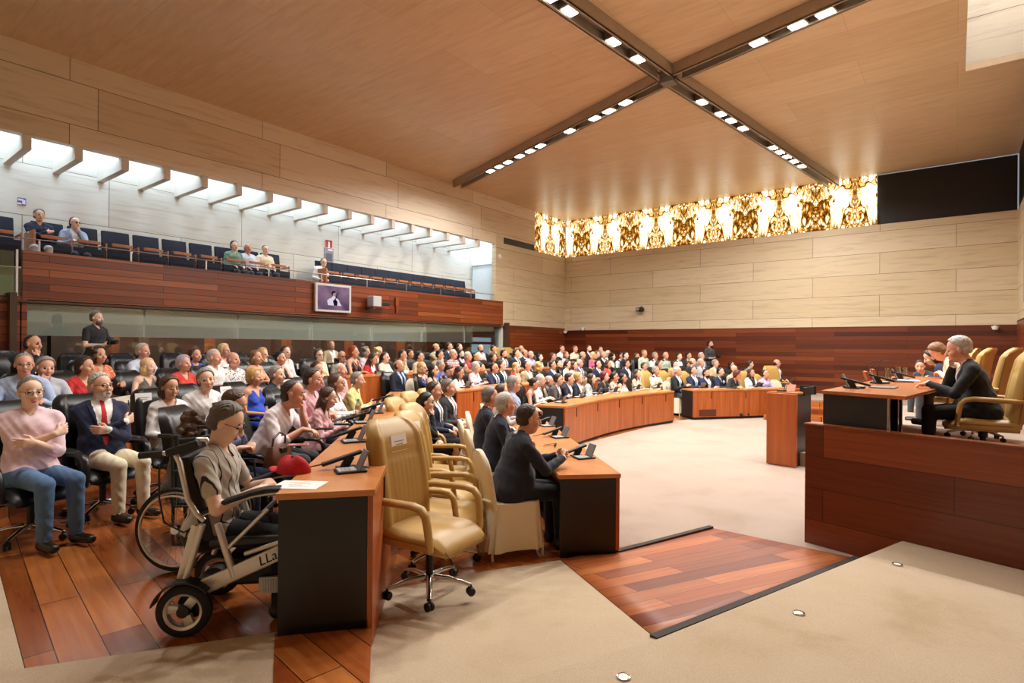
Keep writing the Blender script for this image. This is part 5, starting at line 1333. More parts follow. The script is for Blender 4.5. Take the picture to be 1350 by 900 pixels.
# ================================================================== near chairs, wheelchairs and things on the desks
def fyaw(a): return math.radians(37.9-a)
q = on_z(566, 779, -.10); chair('Y', (q[0], q[1], -.105), fyaw(30), 'front tan leather armchair with ribbed back standing alone on the carpet'); SIGNS = []
paper_sign((q[0], q[1], -.105), fyaw(30), 'white paper sign on the front tan leather armchair', z=1.015, y=-.02, xo=-.268)
lab = ['second tan leather armchair behind the front one, empty', 'third tan leather armchair from the front, empty', 'fourth tan leather armchair, empty, just before the person in black']
for i, s_ in enumerate((4.82, 5.55, 6.28)):
    x, y = LP(s_, -.02); chair('Y', (x, y, -.215), fyaw(13), lab[i]); paper_sign((x, y, -.215), fyaw(13), 'white paper sign on the '+lab[i].split(',')[0], z=1.02, xo=-.27)
# empty black armchairs
for i, (px, py, Z, lb, sg) in enumerate(((311, 531, 7.3, 'empty black armchair between the white shirt and the blue dress', 1), (391, 520, 8.9, 'empty black armchair behind the balding person in pale shirt', 1), (405, 497, 11.5, 'empty black armchair beside the plain white top', 1),
        (519, 517, 12.3, 'empty black armchair behind the navy suit by the aisle', 0), (546, 507, 12.8, 'empty black armchair with sign before the young person', 1), (672, 503, 15.3, 'empty black armchair between the green tie and the red jacket', 1), (718, 500, 16.2, 'empty black armchair between curly blond hair and navy suit', 1), (718, 474, 21.0, 'empty black armchair in the far corner row', 0),
        (813, 493, 18.3, 'empty black armchair beside the bright red blouse', 0), (837, 491, 18.5, 'empty black armchair behind straight black hair', 0), (858, 492, 18.6, 'empty black armchair beside the scarf', 0), (985, 493, 17.4, 'empty black armchair behind the white blazer', 0))):
    c = at_depth(px, py, Z); fl = -.005 if Z < 9 or (11.8 < Z < 17 and py > 495) or Z in (18.3, 18.5, 18.6, 17.4) else .165
    if Z == 21.0: fl = .355
    a = 25 if px < 600 else 40
    chair('k', (c[0], c[1], fl), fyaw(a), lb)
    if sg: paper_sign((c[0], c[1], fl), fyaw(a), 'white paper sign on the '+lb, z=1.0, y=.05, xo=-.25)
for px, lb in ((224, 'person in white blouse'),):
    pass
root = [r for r, _ in PEOPLE if 'loose white blouse' in r['label']][0]
paper_sign(tuple(root.location), root.rotation_euler[2], 'white paper sign beside the loose white blouse', z=1.01, y=-.15, xo=-.262)
for i, px in enumerate((104, 168, 236, 291, 322, 352, 380)):
    c = on_x(px, 470, -12.75); chair('k', (c[0], c[1], .355), fyaw(38), ['first', 'second', 'third', 'fourth', 'fifth', 'sixth', 'seventh'][i]+' empty black armchair from the left before the glass wall', 'empty black armchairs along the glass wall')
for px, lb in ((660, 'first empty tan armchair in the far left corner'), (676, 'second empty tan armchair in the far left corner'), (693.5, 'third empty tan armchair in the far left corner')):
    c = at_depth(px, 470, 20.2); chair('y', (c[0], c[1], .40), fyaw(55), lb)
c = at_depth(1025, 503, 17.3); chair('y', (c[0], c[1], -.1), fyaw(80), 'empty tan armchair at the right end of the right desk')
for px, py, Z, lb in ((487, 520, 10.8, 'empty ivory covered chair at the end of the long desk'), (644, 545, 7.9, 'empty ivory covered chair behind the grey-haired person'), (1029, 515, 16.4, 'empty ivory covered chair at the right end of the right desk')):
    c = at_depth(px, py, Z); chair('w', (c[0], c[1], -.215 if px > 600 else -.005), fyaw(0 if px < 700 else 80), lb)

# microphone units
cu = console('x', 'microphone units on the desks'); cuf = console('x', 'microphone units on the desks', True); first = {True: True, False: True}
def unit(px, py, z, yaw, lb, far=True):
    q = on_z(px, py, z); src = cuf if far else cu
    if first[far]: first[far] = False; src.location = q; src.rotation_euler = (0, 0, yaw); src['label'] = lb; dup.ready[src.name] = False; return
    dup(src, q, yaw, lb)
YL = math.radians(45); order = ['first', 'second', 'third', 'fourth', 'fifth', 'sixth', 'seventh']
for i, (px, py) in enumerate(((462, 622), (466, 583), (480, 558))): unit(px, py, .782, YL+.35, order[i]+' microphone unit from the near end of the long desk', False)
for i, (px, py) in enumerate(((494, 545), (508, 532))): unit(px, py, .782, YL+.3, order[i+3]+' microphone unit from the near end of the long desk')
for i, (px, py) in enumerate(((770, 604), (738, 577), (722, 562))): unit(px, py, .498, YL+.3, order[i]+' microphone unit from the ramp end of the left front desk', False)
for i, (px, py) in enumerate(((739, 531), (763, 524), (787, 519), (808, 516.5), (838, 513), (865, 510.5))): unit(px, py, .553, -.1 if i > 2 else .15, order[i]+' microphone unit from the left on the curved front desk')
for i, (px, py) in enumerate(((925, 511), (962, 509.5), (998, 509.5))): unit(px, py, .538, -.75, order[i]+' microphone unit from the left on the right desk')
for i, (px, py) in enumerate(((613, 511), (635, 506), (667, 502.5))): unit(px, py, .743, .0, order[i]+' microphone unit from the left on the second row desk')
unit(499, 490.5, .993, .1, 'microphone unit on the third row desk before the red jacket')

# things on the long desk
q = on_z(386, 622, .787); t = thing('red_cap', 'red fabric cap lying on the near end of the long desk', 'cap', q, .5)
M_RED = plain('red_fabric', '#b3121c', .8, var=.2, scale=20, bump=.4, bscale=50)
m = MB(); rings = []
for i in range(9):
    u = i/8; r = .095*math.cos(u*1.35)+.004; rings.append([(r*1.12*math.cos(a)*(1+.07*math.sin(3*a+5*u)), r*.85*math.sin(a)*(1+.09*math.sin(4*a+3*u+1)), .10*math.sin(u*1.5)*(1+.10*math.sin(2*a+2))) for a in np.linspace(0, 2*PI, 33)[:-1]])
m.loft(rings); m.build('crown', M_RED, t, True)
m = MB(); rings = []
for i in range(5):
    u = i/4; rings.append([((.06+.075*u)*math.cos(a)-.02, (.07+.02*u)*math.sin(a), .012+.012*math.cos(a*2)*u) for a in np.linspace(2.2, 4.1, 14)])
m.loft(rings, False, False); b = m.build('visor', M_RED, t, True); md = b.modifiers.new('s', 'SOLIDIFY'); md.thickness = .006
MB().lathe([(0, .0), (.012, .0), (.010, .008), (0, .01)], (0, 0, .098), 12).build('button', plain('grey_button', '#6b5a58', .5), t, True)
q = on_z(395, 639, .7855); t = MB(); t.box((0, 0, .0012), (.27, .19, .0018)); t = t.build('paper_sheet', M_PAPER, None, loc=q, rotz=math.radians(-4)+.66); tag(t, 'white printed sheet lying beside the red cap on the desk', 'paper')
m = MB(); [m.box((0.03*(k % 2)-.02, .05-.03*k, .0024), (.12-.02*(k % 3), .006, .0006)) for k in range(4)]; m.build('print', M_GREY, t)
q = on_z(393, 587, .7855); t = thing('phone', 'pink phone lying on the long desk near the pale shirt', 'phone', q, .9); m = MB(); m.box((0, 0, .005), (.16, .08, .01), None, .004); m.build('case', plain('pink_case', '#c8877f', .4), t); m = MB(); m.box((0, 0, .0105), (.145, .068, .001)); m.build('screen', plain('rose_screen', '#9d6a68', .15), t)
for i, (px, py, lb) in enumerate(((428, 566, 'dark phone in the hands at the long desk'), (451, 560, 'black spectacle case lying on the long desk'))):
    q = on_z(px, py, .786); m = MB(); m.box((0, 0, .008), (.16, .06, .016), None, .006); o = m.build('phone' if i == 0 else 'spectacle_case', M_BLACK, None, loc=q, rotz=.7); tag(o, lb, 'phone' if i == 0 else 'case')
for i, (px, py, lb) in enumerate(((445, 545, 'sheaf of white papers before the white top'), (497, 536, 'open white booklet at the far end of the long desk'))):
    q = on_z(px, py, .786); m = MB(); m.box((0, 0, .003), (.29, .2, .006)); m.box((.02, .02, .008), (.28, .19, .003), Matrix.Rotation(.12, 3, 'Z')); o = m.build('papers', M_PAPER, None, loc=q, rotz=.7); tag(o, lb, 'papers')
q = on_z(472, 552, .785); t = thing('water_bottle', 'clear plastic water bottle on the long desk', 'bottle', q)
m = MB(); m.lathe([(0, .0), (.030, .0), (.033, .01), (.031, .05), (.033, .06), (.031, .09), (.033, .10), (.033, .15), (.015, .195), (.013, .2)], seg=18); m.build('body', glassy('bottle_plastic', '#eef2f4', .08, .5), t, True)
MB().lathe([(0, .2), (.0155, .2), (.0155, .222), (0, .222)], seg=14).build('cap', plain('blue_cap', '#7fa6c9', .4), t, True); MB().lathe([(.0335, .105), (.0338, .11), (.0338, .142), (.0335, .147)], seg=18).build('wrapper', plain('bottle_wrapper', '#d9b3ad', .5), t, True)
q = at_depth(367, 597, 4.95); t = thing('handbag', 'brown leather handbag on the lap of the blue blouse', 'bag', q-np.array((0, 0, .10)), .5)
M_BAG = plain('brown_leather', '#5e3018', .4, var=.2); m = MB(); rings = []
for i in range(9): u = i/8; w = .17*(1-.25*u*u); rings.append(superring(0, 0, .17*u, w, .065*(1-.6*u*u)+.004, 24, .6))
m.loft(rings); m.build('body', M_BAG, t, True); MB().tube([(0, -.1, .15), (.01, -.09, .24), (.01, 0, .28), (.01, .09, .24), (0, .1, .15)], .009, 8).build('handle', M_BAG, t, True)
m = MB(); m.box((.04, 0, .13), (.04, .10, .05), None, .01); m.build('flap', plain('dark_brown_leather', '#2f170b', .4), t)
# on the front desk of the three suits
q = on_z(732, 589, .5); t = thing('spectacles', 'black folded spectacles on the left front desk', 'spectacles', q, .4); m = MB()
for sy in (-.035, .035): m.tube([(.0, sy+.026*math.cos(a), .022+.018*math.sin(a)) for a in np.linspace(0, 2*PI, 15)], .004, 5, False)
m.tube([(0, -.062, .03), (-.13, -.05, .01)], .003, 5); m.tube([(0, .062, .03), (-.13, .05, .01)], .003, 5); m.build('frame', M_BLACK, t, True)

# ------------------------------------------------------------------ electric wheelchair
wq = on_z(243, 838, -.005); WY = fyaw(-9); Rw = np.array([[math.cos(WY), -math.sin(WY), 0], [math.sin(WY), math.cos(WY), 0], [0, 0, 1]])
wo = wq + Rw @ np.array((0, .27, 0))
M_ALU = plain('pale_aluminium', '#d5d0c8', .32, .55, var=.05); M_TYRE = plain('tyre_rubber', '#141414', .75)
w = thing('electric_wheelchair', 'folding electric wheelchair with pale metal frame beside the desk end', 'wheelchair', wo, WY)
def wheel(x, y, r, wd, nm='rear_wheel'):
    m = MB(); m.lathe([(r*.70, -wd*.45), (r*.88, -wd*.5), (r, -wd*.28), (r, wd*.28), (r*.88, wd*.5), (r*.70, wd*.45), (r*.70, -wd*.45)], (x, y, r), 40, 'y', False); o = m.build(nm, M_TYRE, w, True, 50)
    m = MB(); m.lathe([(r*.60, -wd*.35), (r*.70, -wd*.47), (r*.72, 0), (r*.70, wd*.47), (r*.60, wd*.35), (r*.60, -wd*.35)], (x, y, r), 40, 'y', False)
    for k in range(3):
        a = 2*PI*k/3+.9; d = Vector((math.cos(a), 0, math.sin(a))); c = Vector((x, y, r)); m.bar(c+d*r*.2, c+d*r*.66, wd*.5, r*.34, .004, up=tuple(d.cross(Vector((0, 1, 0)))))
    m.build('rim', M_ALU, o, True, 40)
    m = MB(); m.lathe([(0, -wd*.55), (r*.22, -wd*.52), (r*.22, wd*.52), (0, wd*.55)], (x, y, r), 20, 'y'); m.build('hub', M_BLACK, o, True, 50)
for y in (-.27, .27): wheel(0, y, .142, .062)
for y in (-.21, .21): wheel(.60, y, .09, .045, 'front_wheel')
for sg in (-1, 1):
    y = .235*sg
    m = MB(); m.bar((.05, y, .235), (.56, y, .455), .03, .085, .008); m.tube([(-.02, y, .27), (.0, y, .33), (.075, y, .60)], .018, 10); m.tube([(.155, y, .60), (.245, y, .30)], .020, 10); m.bar((-.03, y, .30), (.045, y, .60), .02, .05, .006)
    m.tube([(.085, y, .62), (.045, y, .66), (.0, y, .74), (-.045, y, .95), (-.07, y, 1.0), (-.13, y, 1.0)], .015, 10)
    m.tube([(.08, y, .655), (.2, y, .705), (.35, y, .75), (.47, y, .765)], .010, 8); m.tube([(.47, y, .765), (.475, y, .73)], .009, 8); m.tube([(.20, y, .45), (.42, y, .67)], .011, 8); m.tube([(.30, y, .425), (.55, y, .50)], .013, 8)
    m.build('frame', M_ALU, w, True, 50)
    m = MB(); pts = [(.085, .67), (.2, .722), (.33, .765), (.42, .785), (.49, .785)]; m.loft([[(x, y-.03, z-.012), (x, y+.03, z-.012), (x, y+.032, z+.008), (x, y+.02, z+.018), (x, y-.02, z+.018), (x, y-.032, z+.008)] for x, z in pts]); m.build('armrest', M_BLACK, w, True, 50)
    MB().tube([(-.13, y, 1.0), (-.25, y, .99)], .019, 10).build('push_handle', M_BLACK, w, True)
m = MB(); m.box((.33, 0, .485), (.46, .44, .055), None, .02); m.build('seat', M_KLEATHER, w)
m = MB(); m.loft([[(x-.02, -.22, z), (x-.02, .22, z), (x+.02, .20, z), (x+.02, -.20, z)] for x, z in ((.10, .50), (.055, .65), (.01, .80), (-.03, .97))]); m.build('backrest', M_KLEATHER, w)
m = MB(); m.box((.34, 0, .30), (.34, .34, .16), None, .02); m.build('battery_box', M_BLACK, w); m = MB(); m.box((.44, -.2, .23), (.14, .02, .09)); [m.box((.39+.014*k, -.212, .23), (.006, .004, .07)) for k in range(8)]; m.build('vent', M_KEYPAD, w)
[MB().lathe([(0, -.05), (.075, -.05), (.075, .05), (0, .05)], (.02, s_*.17, .15), 18, 'y').build('motor', M_BLACK, w, True, 50) for s_ in (-1, 1)]; m = MB(); m.box((.10, -.19, .26), (.12, .07, .06), Matrix.Rotation(.3, 3, 'Y'), .015); m.build('motor_cover', M_MID, w); m = MB(); m.box((.115, -.225, .27), (.07, .02, .028), Matrix.Rotation(.5, 3, 'Y'), .006); m.build('red_lever', M_RED, w)
m = MB(); m.bar((-.11, -.235, 1.0), (.06, -.235, 1.055), .06, .045, .012); cb = m.build('control_box', M_BLACK, w)
m = MB(); m.tube([(-.06, -.235, 1.03), (-.065, -.235, 1.075)], .012, 10); m.lathe([(0, 1.07), (.017, 1.075), (.013, 1.10), (0, 1.103)], (-.066, -.235, 0), 12); m.build('joystick', M_BLACK, cb, True, 50)
MB().tube([(-.13, -.235, .98), (-.15, -.235, .90), (-.145, -.24, .75), (-.12, -.24, .62), (-.02, -.24, .56), (.05, -.24, .60)], .005, 6).build('cable', M_BLACK, w, True)
m = MB(); rings = [[(.135*math.cos(a)*k-.0, -.27+o, .142+.165*math.sin(a)) for k in (1.0,) for o in (-.04, .04)] for a in np.linspace(.7, 2.9, 14)]
for sg in (-1, 1):
    m = MB(); m.loft([[(.165*math.cos(a), sg*.27-.045, .142+.165*math.sin(a)), (.165*math.cos(a), sg*.27+.045, .142+.165*math.sin(a)), (.158*math.cos(a), sg*.27+.045, .142+.158*math.sin(a)), (.158*math.cos(a), sg*.27-.045, .142+.158*math.sin(a))] for a in np.linspace(.7, 2.9, 14)]); m.build('mudguard', M_BLACK, w, True, 40)
tx = bpy.data.curves.new('lettering', 'FONT'); tx.body = 'LLa'; tx.size = .075; tx.extrude = .001; tx.shear = .25
tt = bpy.data.objects.new('lettering_curve', tx); COL.objects.link(tt); bpy.context.view_layer.update(); tme = bpy.data.meshes.new_from_object(tt.evaluated_get(bpy.context.evaluated_depsgraph_get())); bpy.data.objects.remove(tt); to = bpy.data.objects.new('lettering', tme); COL.objects.link(to); tme.materials.clear(); tme.materials.append(M_BLACK); to.parent = w; to.location = (.385, -.253, .355); to.rotation_euler = (PI/2, -.405, 0)
# its occupant
_r = p(299, 563, 3.42, 'person with glasses and striped grey polo shirt in the electric wheelchair', None, 'polo', '#b5aea2', 'short', 'dgrey', 'deskin', -5, -10, fz=.02, sleeve='short', pat=('stripe', '#b5aea2', '#2c2426'), glasses=True, lean=g(6), hpitch=g(22), botc='black', skin=3, build=1.08, scale=.95, vox=.0055)
r_ = _r[0]; r_.location = (r_.location[0], r_.location[1], .0)
# manual wheelchair behind it, with the slumped curly-haired occupant
f(257, 568, 4.75, 'person with curly brown hair slumped in the manual wheelchair', None, 'blouse', '#57473c', 'curly', 'brown', 'lapin', -30, -60, lean=g(14), hpitch=g(20), scale=.78, botc='dgrey', fz=.02)
mo = on_z(262, 735, -.005); w = thing('manual_wheelchair', 'manual wheelchair with large spoked wheels behind the electric one', 'wheelchair', mo+np.array((.0, .0, 0)), fyaw(3))
for sg in (-1, 1):
    y = .27*sg; m = MB(); m.lathe([(.272, -.014), (.29, -.016), (.298, 0), (.29, .016), (.272, .014), (.272, -.014)], (0, y, .298), 44, 'y', False); o = m.build('large_wheel', M_TYRE, w, True, 50)
    m = MB(); m.tube([(.262*math.cos(a), y, .298+.262*math.sin(a)) for a in np.linspace(0, 2*PI, 40)], .008, 6, False); m.build('rim', M_ALU, o, True)
    m = MB(); m.tube([(.245*math.cos(a), y-.035*1 if sg < 0 else y+.035, .298+.245*math.sin(a)) for a in np.linspace(0, 2*PI, 40)], .007, 6, False); m.build('hand_rim', M_ALU, o, True)
    m = MB(); [m.tube([(0, y, .298), (.262*math.cos(a), y, .298+.262*math.sin(a))], .0016, 4) for a in np.linspace(0, 2*PI, 25)[:-1]]; m.lathe([(0, -.02), (.03, -.02), (.03, .02), (0, .02)], (0, y, .298), 14, 'y'); m.build('spokes', M_CHROME, o)
    m = MB(); m.tube([(-.06, y*.85, .95), (-.05, y*.85, .45), (.40, y*.85, .45), (.48, y*.85, .12)], .012, 8); m.tube([(-.05, y*.85, .70), (.30, y*.85, .70), (.33, y*.85, .45)], .011, 8); m.tube([(-.05, y*.85, .18), (.42, y*.85, .18)], .011, 8); m.tube([(-.05, y*.85, .45), (-.05, y*.85, .18)], .011, 8); m.tube([(-.06, y*.85, .95), (-.16, y*.85, .95)], .015, 8); m.build('frame', M_BLACK, w, True)
    m = MB(); m.lathe([(0, -.012), (.085, -.012), (.09, 0), (.085, .012), (0, .012)], (.44, y*.8, .09), 20, 'y'); m.build('caster', M_TYRE, w, True, 50)
MB().box((.17, 0, .46), (.42, .42, .03), None, .01).build('seat', M_KLEATHER, w); MB().box((-.055, 0, .69), (.025, .42, .42), None, .01).build('backrest', M_KLEATHER, w)
# ================================================================== the dais on the right
DZ = 0.46
W0_, W1_ = np.array((-1.12, 5.985)), np.array((XR, 5.33)); wd_ = (W1_-W0_)/np.linalg.norm(W1_-W0_); wn_ = np.array((wd_[1], -wd_[0]))
m = MB(); m.prism([tuple(W0_), tuple(W1_), tuple(W1_-wn_*.09), tuple(W0_-wn_*.09)], -.33, .885); struct(m.build('wall_dais', M_WOOD_DAIS), 'dark red wood side of the dais')
m = MB(); m.prism([tuple(W0_-wd_*.01+wn_*.01), tuple(W1_+wn_*.01), tuple(W1_-wn_*.10), tuple(W0_-wd_*.01-wn_*.10)], .885, .90); struct(m.build('trim_7', veneer('rail_wood', '#6b3016', '#8a4a26', 'xyz', (3, 12, 12), .25)), None)
m = MB(); m.prism([tuple(W0_-wn_*.09), tuple(W1_-wn_*.09), (XR, 14.2), (-1.12, 14.2)], -.33, DZ); struct(m.build('floor', M_CARPET2), 'carpeted top of the dais')
m = MB(); m.box((-1.10, 10.15, .06), (.05, 8.1, .78)); struct(m.build('wall_dais', M_WOOD_DAIS), None)
m = MB(); m.box((-1.60, 11.0, -.13), (.9, 2.4, .22)); struct(m.build('floor', M_CARPET2), 'carpeted step before the dais')
# wooden steps up to the rear walkway
for i in range(3):
    R_ = [(-3.9+.25*math.cos(a)*0+u*2.9, 15.6+.75*i+.5*math.sin(PI*u)) for u in np.linspace(0, 1, 9) for a in (0,)]
    m = MB(); m.prism(R_+[(-1.0, YB-.02), (-3.9, YB-.02)], -.33, -.10+.115*i); struct(m.build('floor', M_FLOOR_L), 'wooden steps to the rear walkway' if i == 0 else None)
m = MB(); m.prism([(-4.6, 18.2), (XR, 18.2), (XR, YB), (-6.6, YB)], -.33, .155); struct(m.build('floor', M_CARPET2), 'pale carpet of the rear walkway')
m = MB(); m.prism([(-1.0, 14.2), (XR, 14.2), (XR, 18.25), (-1.0, 18.25)], -.33, .16); struct(m.build('floor', M_CARPET2), None)
# table of the chair
A = np.array((-1.0, 6.16)); B = np.array((-.36, 5.90)); tl = np.array((.07, 1.0)); tl = tl/np.linalg.norm(tl); L_ = 4.4
def TP(u, v): q = A+(B-A)*u+tl*v; return (float(q[0]), float(q[1]))
t = thing('dais_table', 'long dark panelled table on the dais with wooden top', 'table', (A[0], A[1], DZ)); O3 = Vector((A[0], A[1], DZ))
def prism_rel(poly, z0, z1): 
    mm = MB(); mm.prism([(x-A[0], y-A[1]) for x, y in poly], z0, z1); return mm
prism_rel([TP(-.02, -.02), TP(1.05, -.02), TP(1.25, 2.3), TP(1.05, L_), TP(-.02, L_)], .715, .745).build('top', M_DTOP, t)
prism_rel([TP(0, 0), TP(.82, 0), TP(.82, .04), TP(0, .04)], 0, .714).build('end_panel', M_DESKBLACK, t)
prism_rel([TP(0, .04), TP(.05, .04), TP(.05, L_), TP(0, L_)], 0, .714).build('front_panel', M_DTOP, t)
for k in (0.83, ): prism_rel([TP(k, -.005), TP(k+.03, -.005), TP(k+.03, .045), TP(k, .045)], 0, .714).build('steel_edge', M_STEEL, t)
prism_rel([TP(.85, .55), TP(.885, .55), TP(.885, .60), TP(.85, .60)], 0, .714).build('leg', M_STEEL, t)
prism_rel([TP(.5, .5), TP(.84, .5), TP(.84, .56), TP(.5, .56)], 0, .714).build('pedestal', M_DESKBLACK, t)
TZ = DZ+.745
def on_table(px, py): return on_z(px, py, TZ)
ty = math.atan2(tl[1], tl[0])-PI/2
# on the table
def tu(px, py, lb, yaw=PI): 
    q = on_table(px, py); dup(cuf, q, yaw, lb)
tu(1126, 511, 'microphone unit at the near corner of the dais table'); tu(1160, 505, 'second microphone unit on the dais table'); tu(1188, 500, 'third microphone unit on the dais table before the glasses')
M_GL = glassy('drinking_glass', '#f0f2f0', .03, .6)
for i, (px, py, h, lb) in enumerate(((1170, 501, .16, 'clear glass jug nearest on the dais table'), (1184, 496.5, .15, 'clear glass jug in the middle of the dais table'), (1193, 495.5, .13, 'clear glass jug beside the hands on the dais table'), (1189, 499.5, .09, 'small drinking glass among the jugs on the dais table'))):
    q = on_table(px, py); r = .04 if h > .1 else .03; m = MB(); m.lathe([(0, 0), (r, 0), (r*1.05, h*.5), (r*.8, h*.75), (r*.95, h), (r*.9, h), (r*.75, h*.75), (r*.98, h*.5), (r*.92, .008), (0, .008)], seg=18); o = m.build('glass_jug' if h > .1 else 'drinking_glass', M_GL, None, True, loc=q); tag(o, lb, 'jug' if h > .1 else 'glass')
for i, (px, py, lb) in enumerate(((1142, 500, 'wooden name plate holder on the dais table'), (1151, 496, 'second wooden name plate holder on the dais table'))):
    q = on_table(px, py); m = MB(); m.box((0, 0, .055), (.03, .26, .11), Matrix.Rotation(-.25, 3, 'Y'), .004); o = m.build('name_plate', M_FRONT, None, loc=q, rotz=ty+.3); tag(o, lb, 'name plate')
for i, (px, py, lb) in enumerate(((1165, 511, 'dark folder lying near the edge of the dais table'), (1198, 502, 'white papers under the hands on the dais table'), (1186, 503, 'black tablet lying on the dais table'))):
    q = on_table(px, py); m = MB(); m.box((0, 0, .006), (.22, .30, .012), None, .003); o = m.build(('folder', 'papers', 'tablet')[i], (M_MID, M_PAPER, M_BLACK)[i], None, loc=q, rotz=ty+.2*i); tag(o, lb, ('folder', 'papers', 'tablet')[i])
t = thing('gooseneck_microphone', 'thin gooseneck microphones standing on the dais table', 'microphone', on_table(1140, 499), 0)
for dx, dy in ((0, 0), (.05, .25), (.1, .5)): MB().tube([(dx, dy, 0), (dx, dy, .12), (dx+.03, dy, .2), (dx+.12, dy, .25)], [.012, .004, .004, .007], 7).build('stem', M_BLACK, t, True)
# chairs and people on the dais
FY = PI-.12
def dchair(px, py, Z, lb, kind='Y', yaw=FY):
    c = at_depth(px, py, Z); chair(kind, (c[0], c[1], DZ), yaw, lb)
dchair(1287, 510, 7.35, 'second empty tan leather armchair on the dais', yaw=FY-.1)
dchair(1262, 505, 8.5, 'third tan leather armchair on the dais behind the pale top', yaw=FY-.1)
p(1263, 476, 5.85, 'grey-haired person in black suit resting face on hand at the dais', 'Y', 'jacket', '#121316', 'thick', 'lgrey', 'farchin', 214, 216, fz=DZ-.01, lean=g(17), hpitch=g(10), skin=2, build=1.12, botc='black', vox=.0065)
f(1236, 464, 8.0, 'blond person in cream top bent over the dais table', None, 'blouse', 'cream', 'fluffy', 'lbrown', 'deskin', 214, 212, lean=g(30), hpitch=g(38))
f(1227, 471, 9.2, 'dark-haired person beyond the cream top at the dais table', None, 'blouse', 'navy', 'bob', 'black', 'deskin', 214, 210, lean=g(26), hpitch=g(20))
p(1213, 483, 10.4, 'person with low bent face at the far end of the dais table', None, 'shirt', 'dgrey', 'short', 'dbrown', 'deskin', 160, 130, lean=g(30), scale=.9)
dchair(1250, 500, 9.8, 'fourth tan leather armchair at the far end of the dais', 'y')
# ------------------------------------------------------------------ lectern
q0 = on_z(1010, 611, -.23); q1 = on_z(1049, 617, -.23); ly = math.atan2(q1[1]-q0[1], q1[0]-q0[0]); Wl = float(np.linalg.norm(q1-q0))
t = thing('lectern', 'wooden speaker lectern with black rear cabinet before the dais', 'lectern', q0, ly)
m = MB(); m.box((Wl/2, .03, .57), (Wl, .06, 1.12), None, .004); m.build('front_panel', veneer('lectern_wood', '#9a4a1e', '#b7622f', 'xyz', (12, 12, .6), .35), t)
m = MB(); m.box((Wl*.62, .36, .56), (Wl*.72, .56, 1.10), None, .004); m.build('cabinet', M_DESKBLACK, t)
m = MB(); m.box((Wl/2, .30, 1.135), (Wl*.96, .54, .025), Matrix.Rotation(-.03, 3, 'X')); m.build('top', M_TOP, t)
m = MB(); m.box((Wl*.98, .52, 1.16), (.03, .40, .13)); m.box((Wl*.75, .8, 1.16), (Wl*.55, .03, .14)); m.build('rear_screen', M_BLACK, t)
m = MB(); m.box((Wl*.45, .42, 1.20), (.16, .02, .12), Matrix.Rotation(-.5, 3, 'X')); m.build('monitor', M_FRONT, t); 
for dx in (.25, .36): MB().tube([(Wl*.3+dx*.2, .2, 1.14), (Wl*.3+dx*.25, .22, 1.25), (Wl*.42+dx*.4, .32, 1.37)], [.008, .004, .006], 7).build('microphone', M_BLACK, t, True)
MB().box((Wl*.35, .18, 1.16), (.12, .10, .035), None, .006).build('base_unit', M_BLACK, t)
# ================================================================== gallery furniture and fittings on the walls
GX = -14.42; GSZ = 3.03
m = MB(); m.box((XG+.42, 7.0, 2.76), (.86, 19.0, .53)); struct(m.build('floor', M_CARPET), 'raised step for the gallery seats')
ga = gallery_seat('x', 'gallery seats in the long left block'); gb = None
y0, y1 = on_x(38, 300, GX)[1], on_x(371, 333, GX)[1]; n = int(round((y1-y0)/.62)); dy = (y1-y0)/n
nums = ['first', 'second', 'third', 'fourth', 'fifth', 'sixth', 'seventh', 'eighth', 'ninth', 'tenth', 'eleventh', 'twelfth', 'thirteenth', 'fourteenth', 'fifteenth', 'sixteenth']
SEATY = []
for i in range(n):
    y = y0+dy*(i+.5); SEATY.append(y); lb = nums[i]+' navy gallery seat from the left in the left block'
    if i == 0: ga.location = (GX+.12, y, GSZ); ga['label'] = lb
    else: dup(ga, (GX+.12, y, GSZ), 0, lb)
z0_, z1_ = on_x(417, 345, GX)[1], on_x(614, 385, GX)[1]; n2 = 12; dz = (z1_-z0_)/n2
for i in range(n2):
    dup(ga, (GX+.12, z0_+dz*(i+.5), GSZ), 0, nums[i]+' navy gallery seat from the left in the right block', 'gallery seats in the right block')
dup(ga, (GX+.12, on_x(4, 310, GX)[1]-.1, GSZ), 0, 'lone auditorium seat at the left edge beyond the block')
for yy, lb in ((y0-.04, 'wooden end panel at the left end of the gallery seats'), (z0_-.05, 'wooden end panel at the left end of the right gallery block')):
    m = MB(); m.box((GX+.27, yy, GSZ+.36), (.62, .05, .74), None, .01); o = m.build('end_panel', M_SEATWOOD); tag(o, lb, 'seat end panel')
# the people up there
def gp(px, py, label, top, topc, hair, hairc, pose, a, ha, X=GX+.16, **k):
    d = on_x(px, py, X); Z = float((d-CAM) @ AX); p(px, py, Z, label, None, top, topc, hair, hairc, pose, a, ha, **k)
gp(52, 284, 'person in dark navy jacket with crossed arms on the gallery', 'shirt', '#1c2440', 'thick', 'salt', 'cross', 45, 35, botc='lgrey')
gp(99, 294, 'person in pale blue-grey jacket with hand on face on the gallery', 'jacket', '#93a3ba', 'recede', 'dbrown', 'chinLd', 35, 20, glasses=True, lean=g(8))
gp(309, 324, 'person in green uniform on the gallery', 'shirt', '#6c8f7c', 'short', 'black', 'lap', 40, 35)
gp(327, 327, 'person in white shirt sitting between two uniforms on the gallery', 'shirt', '#d9dfec', 'bald', 'grey', 'lap', 40, 38, skin=1)
gp(350, 329, 'person in cream shirt rightmost of the three on the gallery', 'shirt', 'cream', 'buzz', 'lbrown', 'lap', 40, 40)
gp(427, 346, 'person in white shirt leaning sideways below the exit sign', 'shirt', 'white', 'short', 'grey', 'lap', 40, 45, glasses=True, botc='black', side=g(-14))
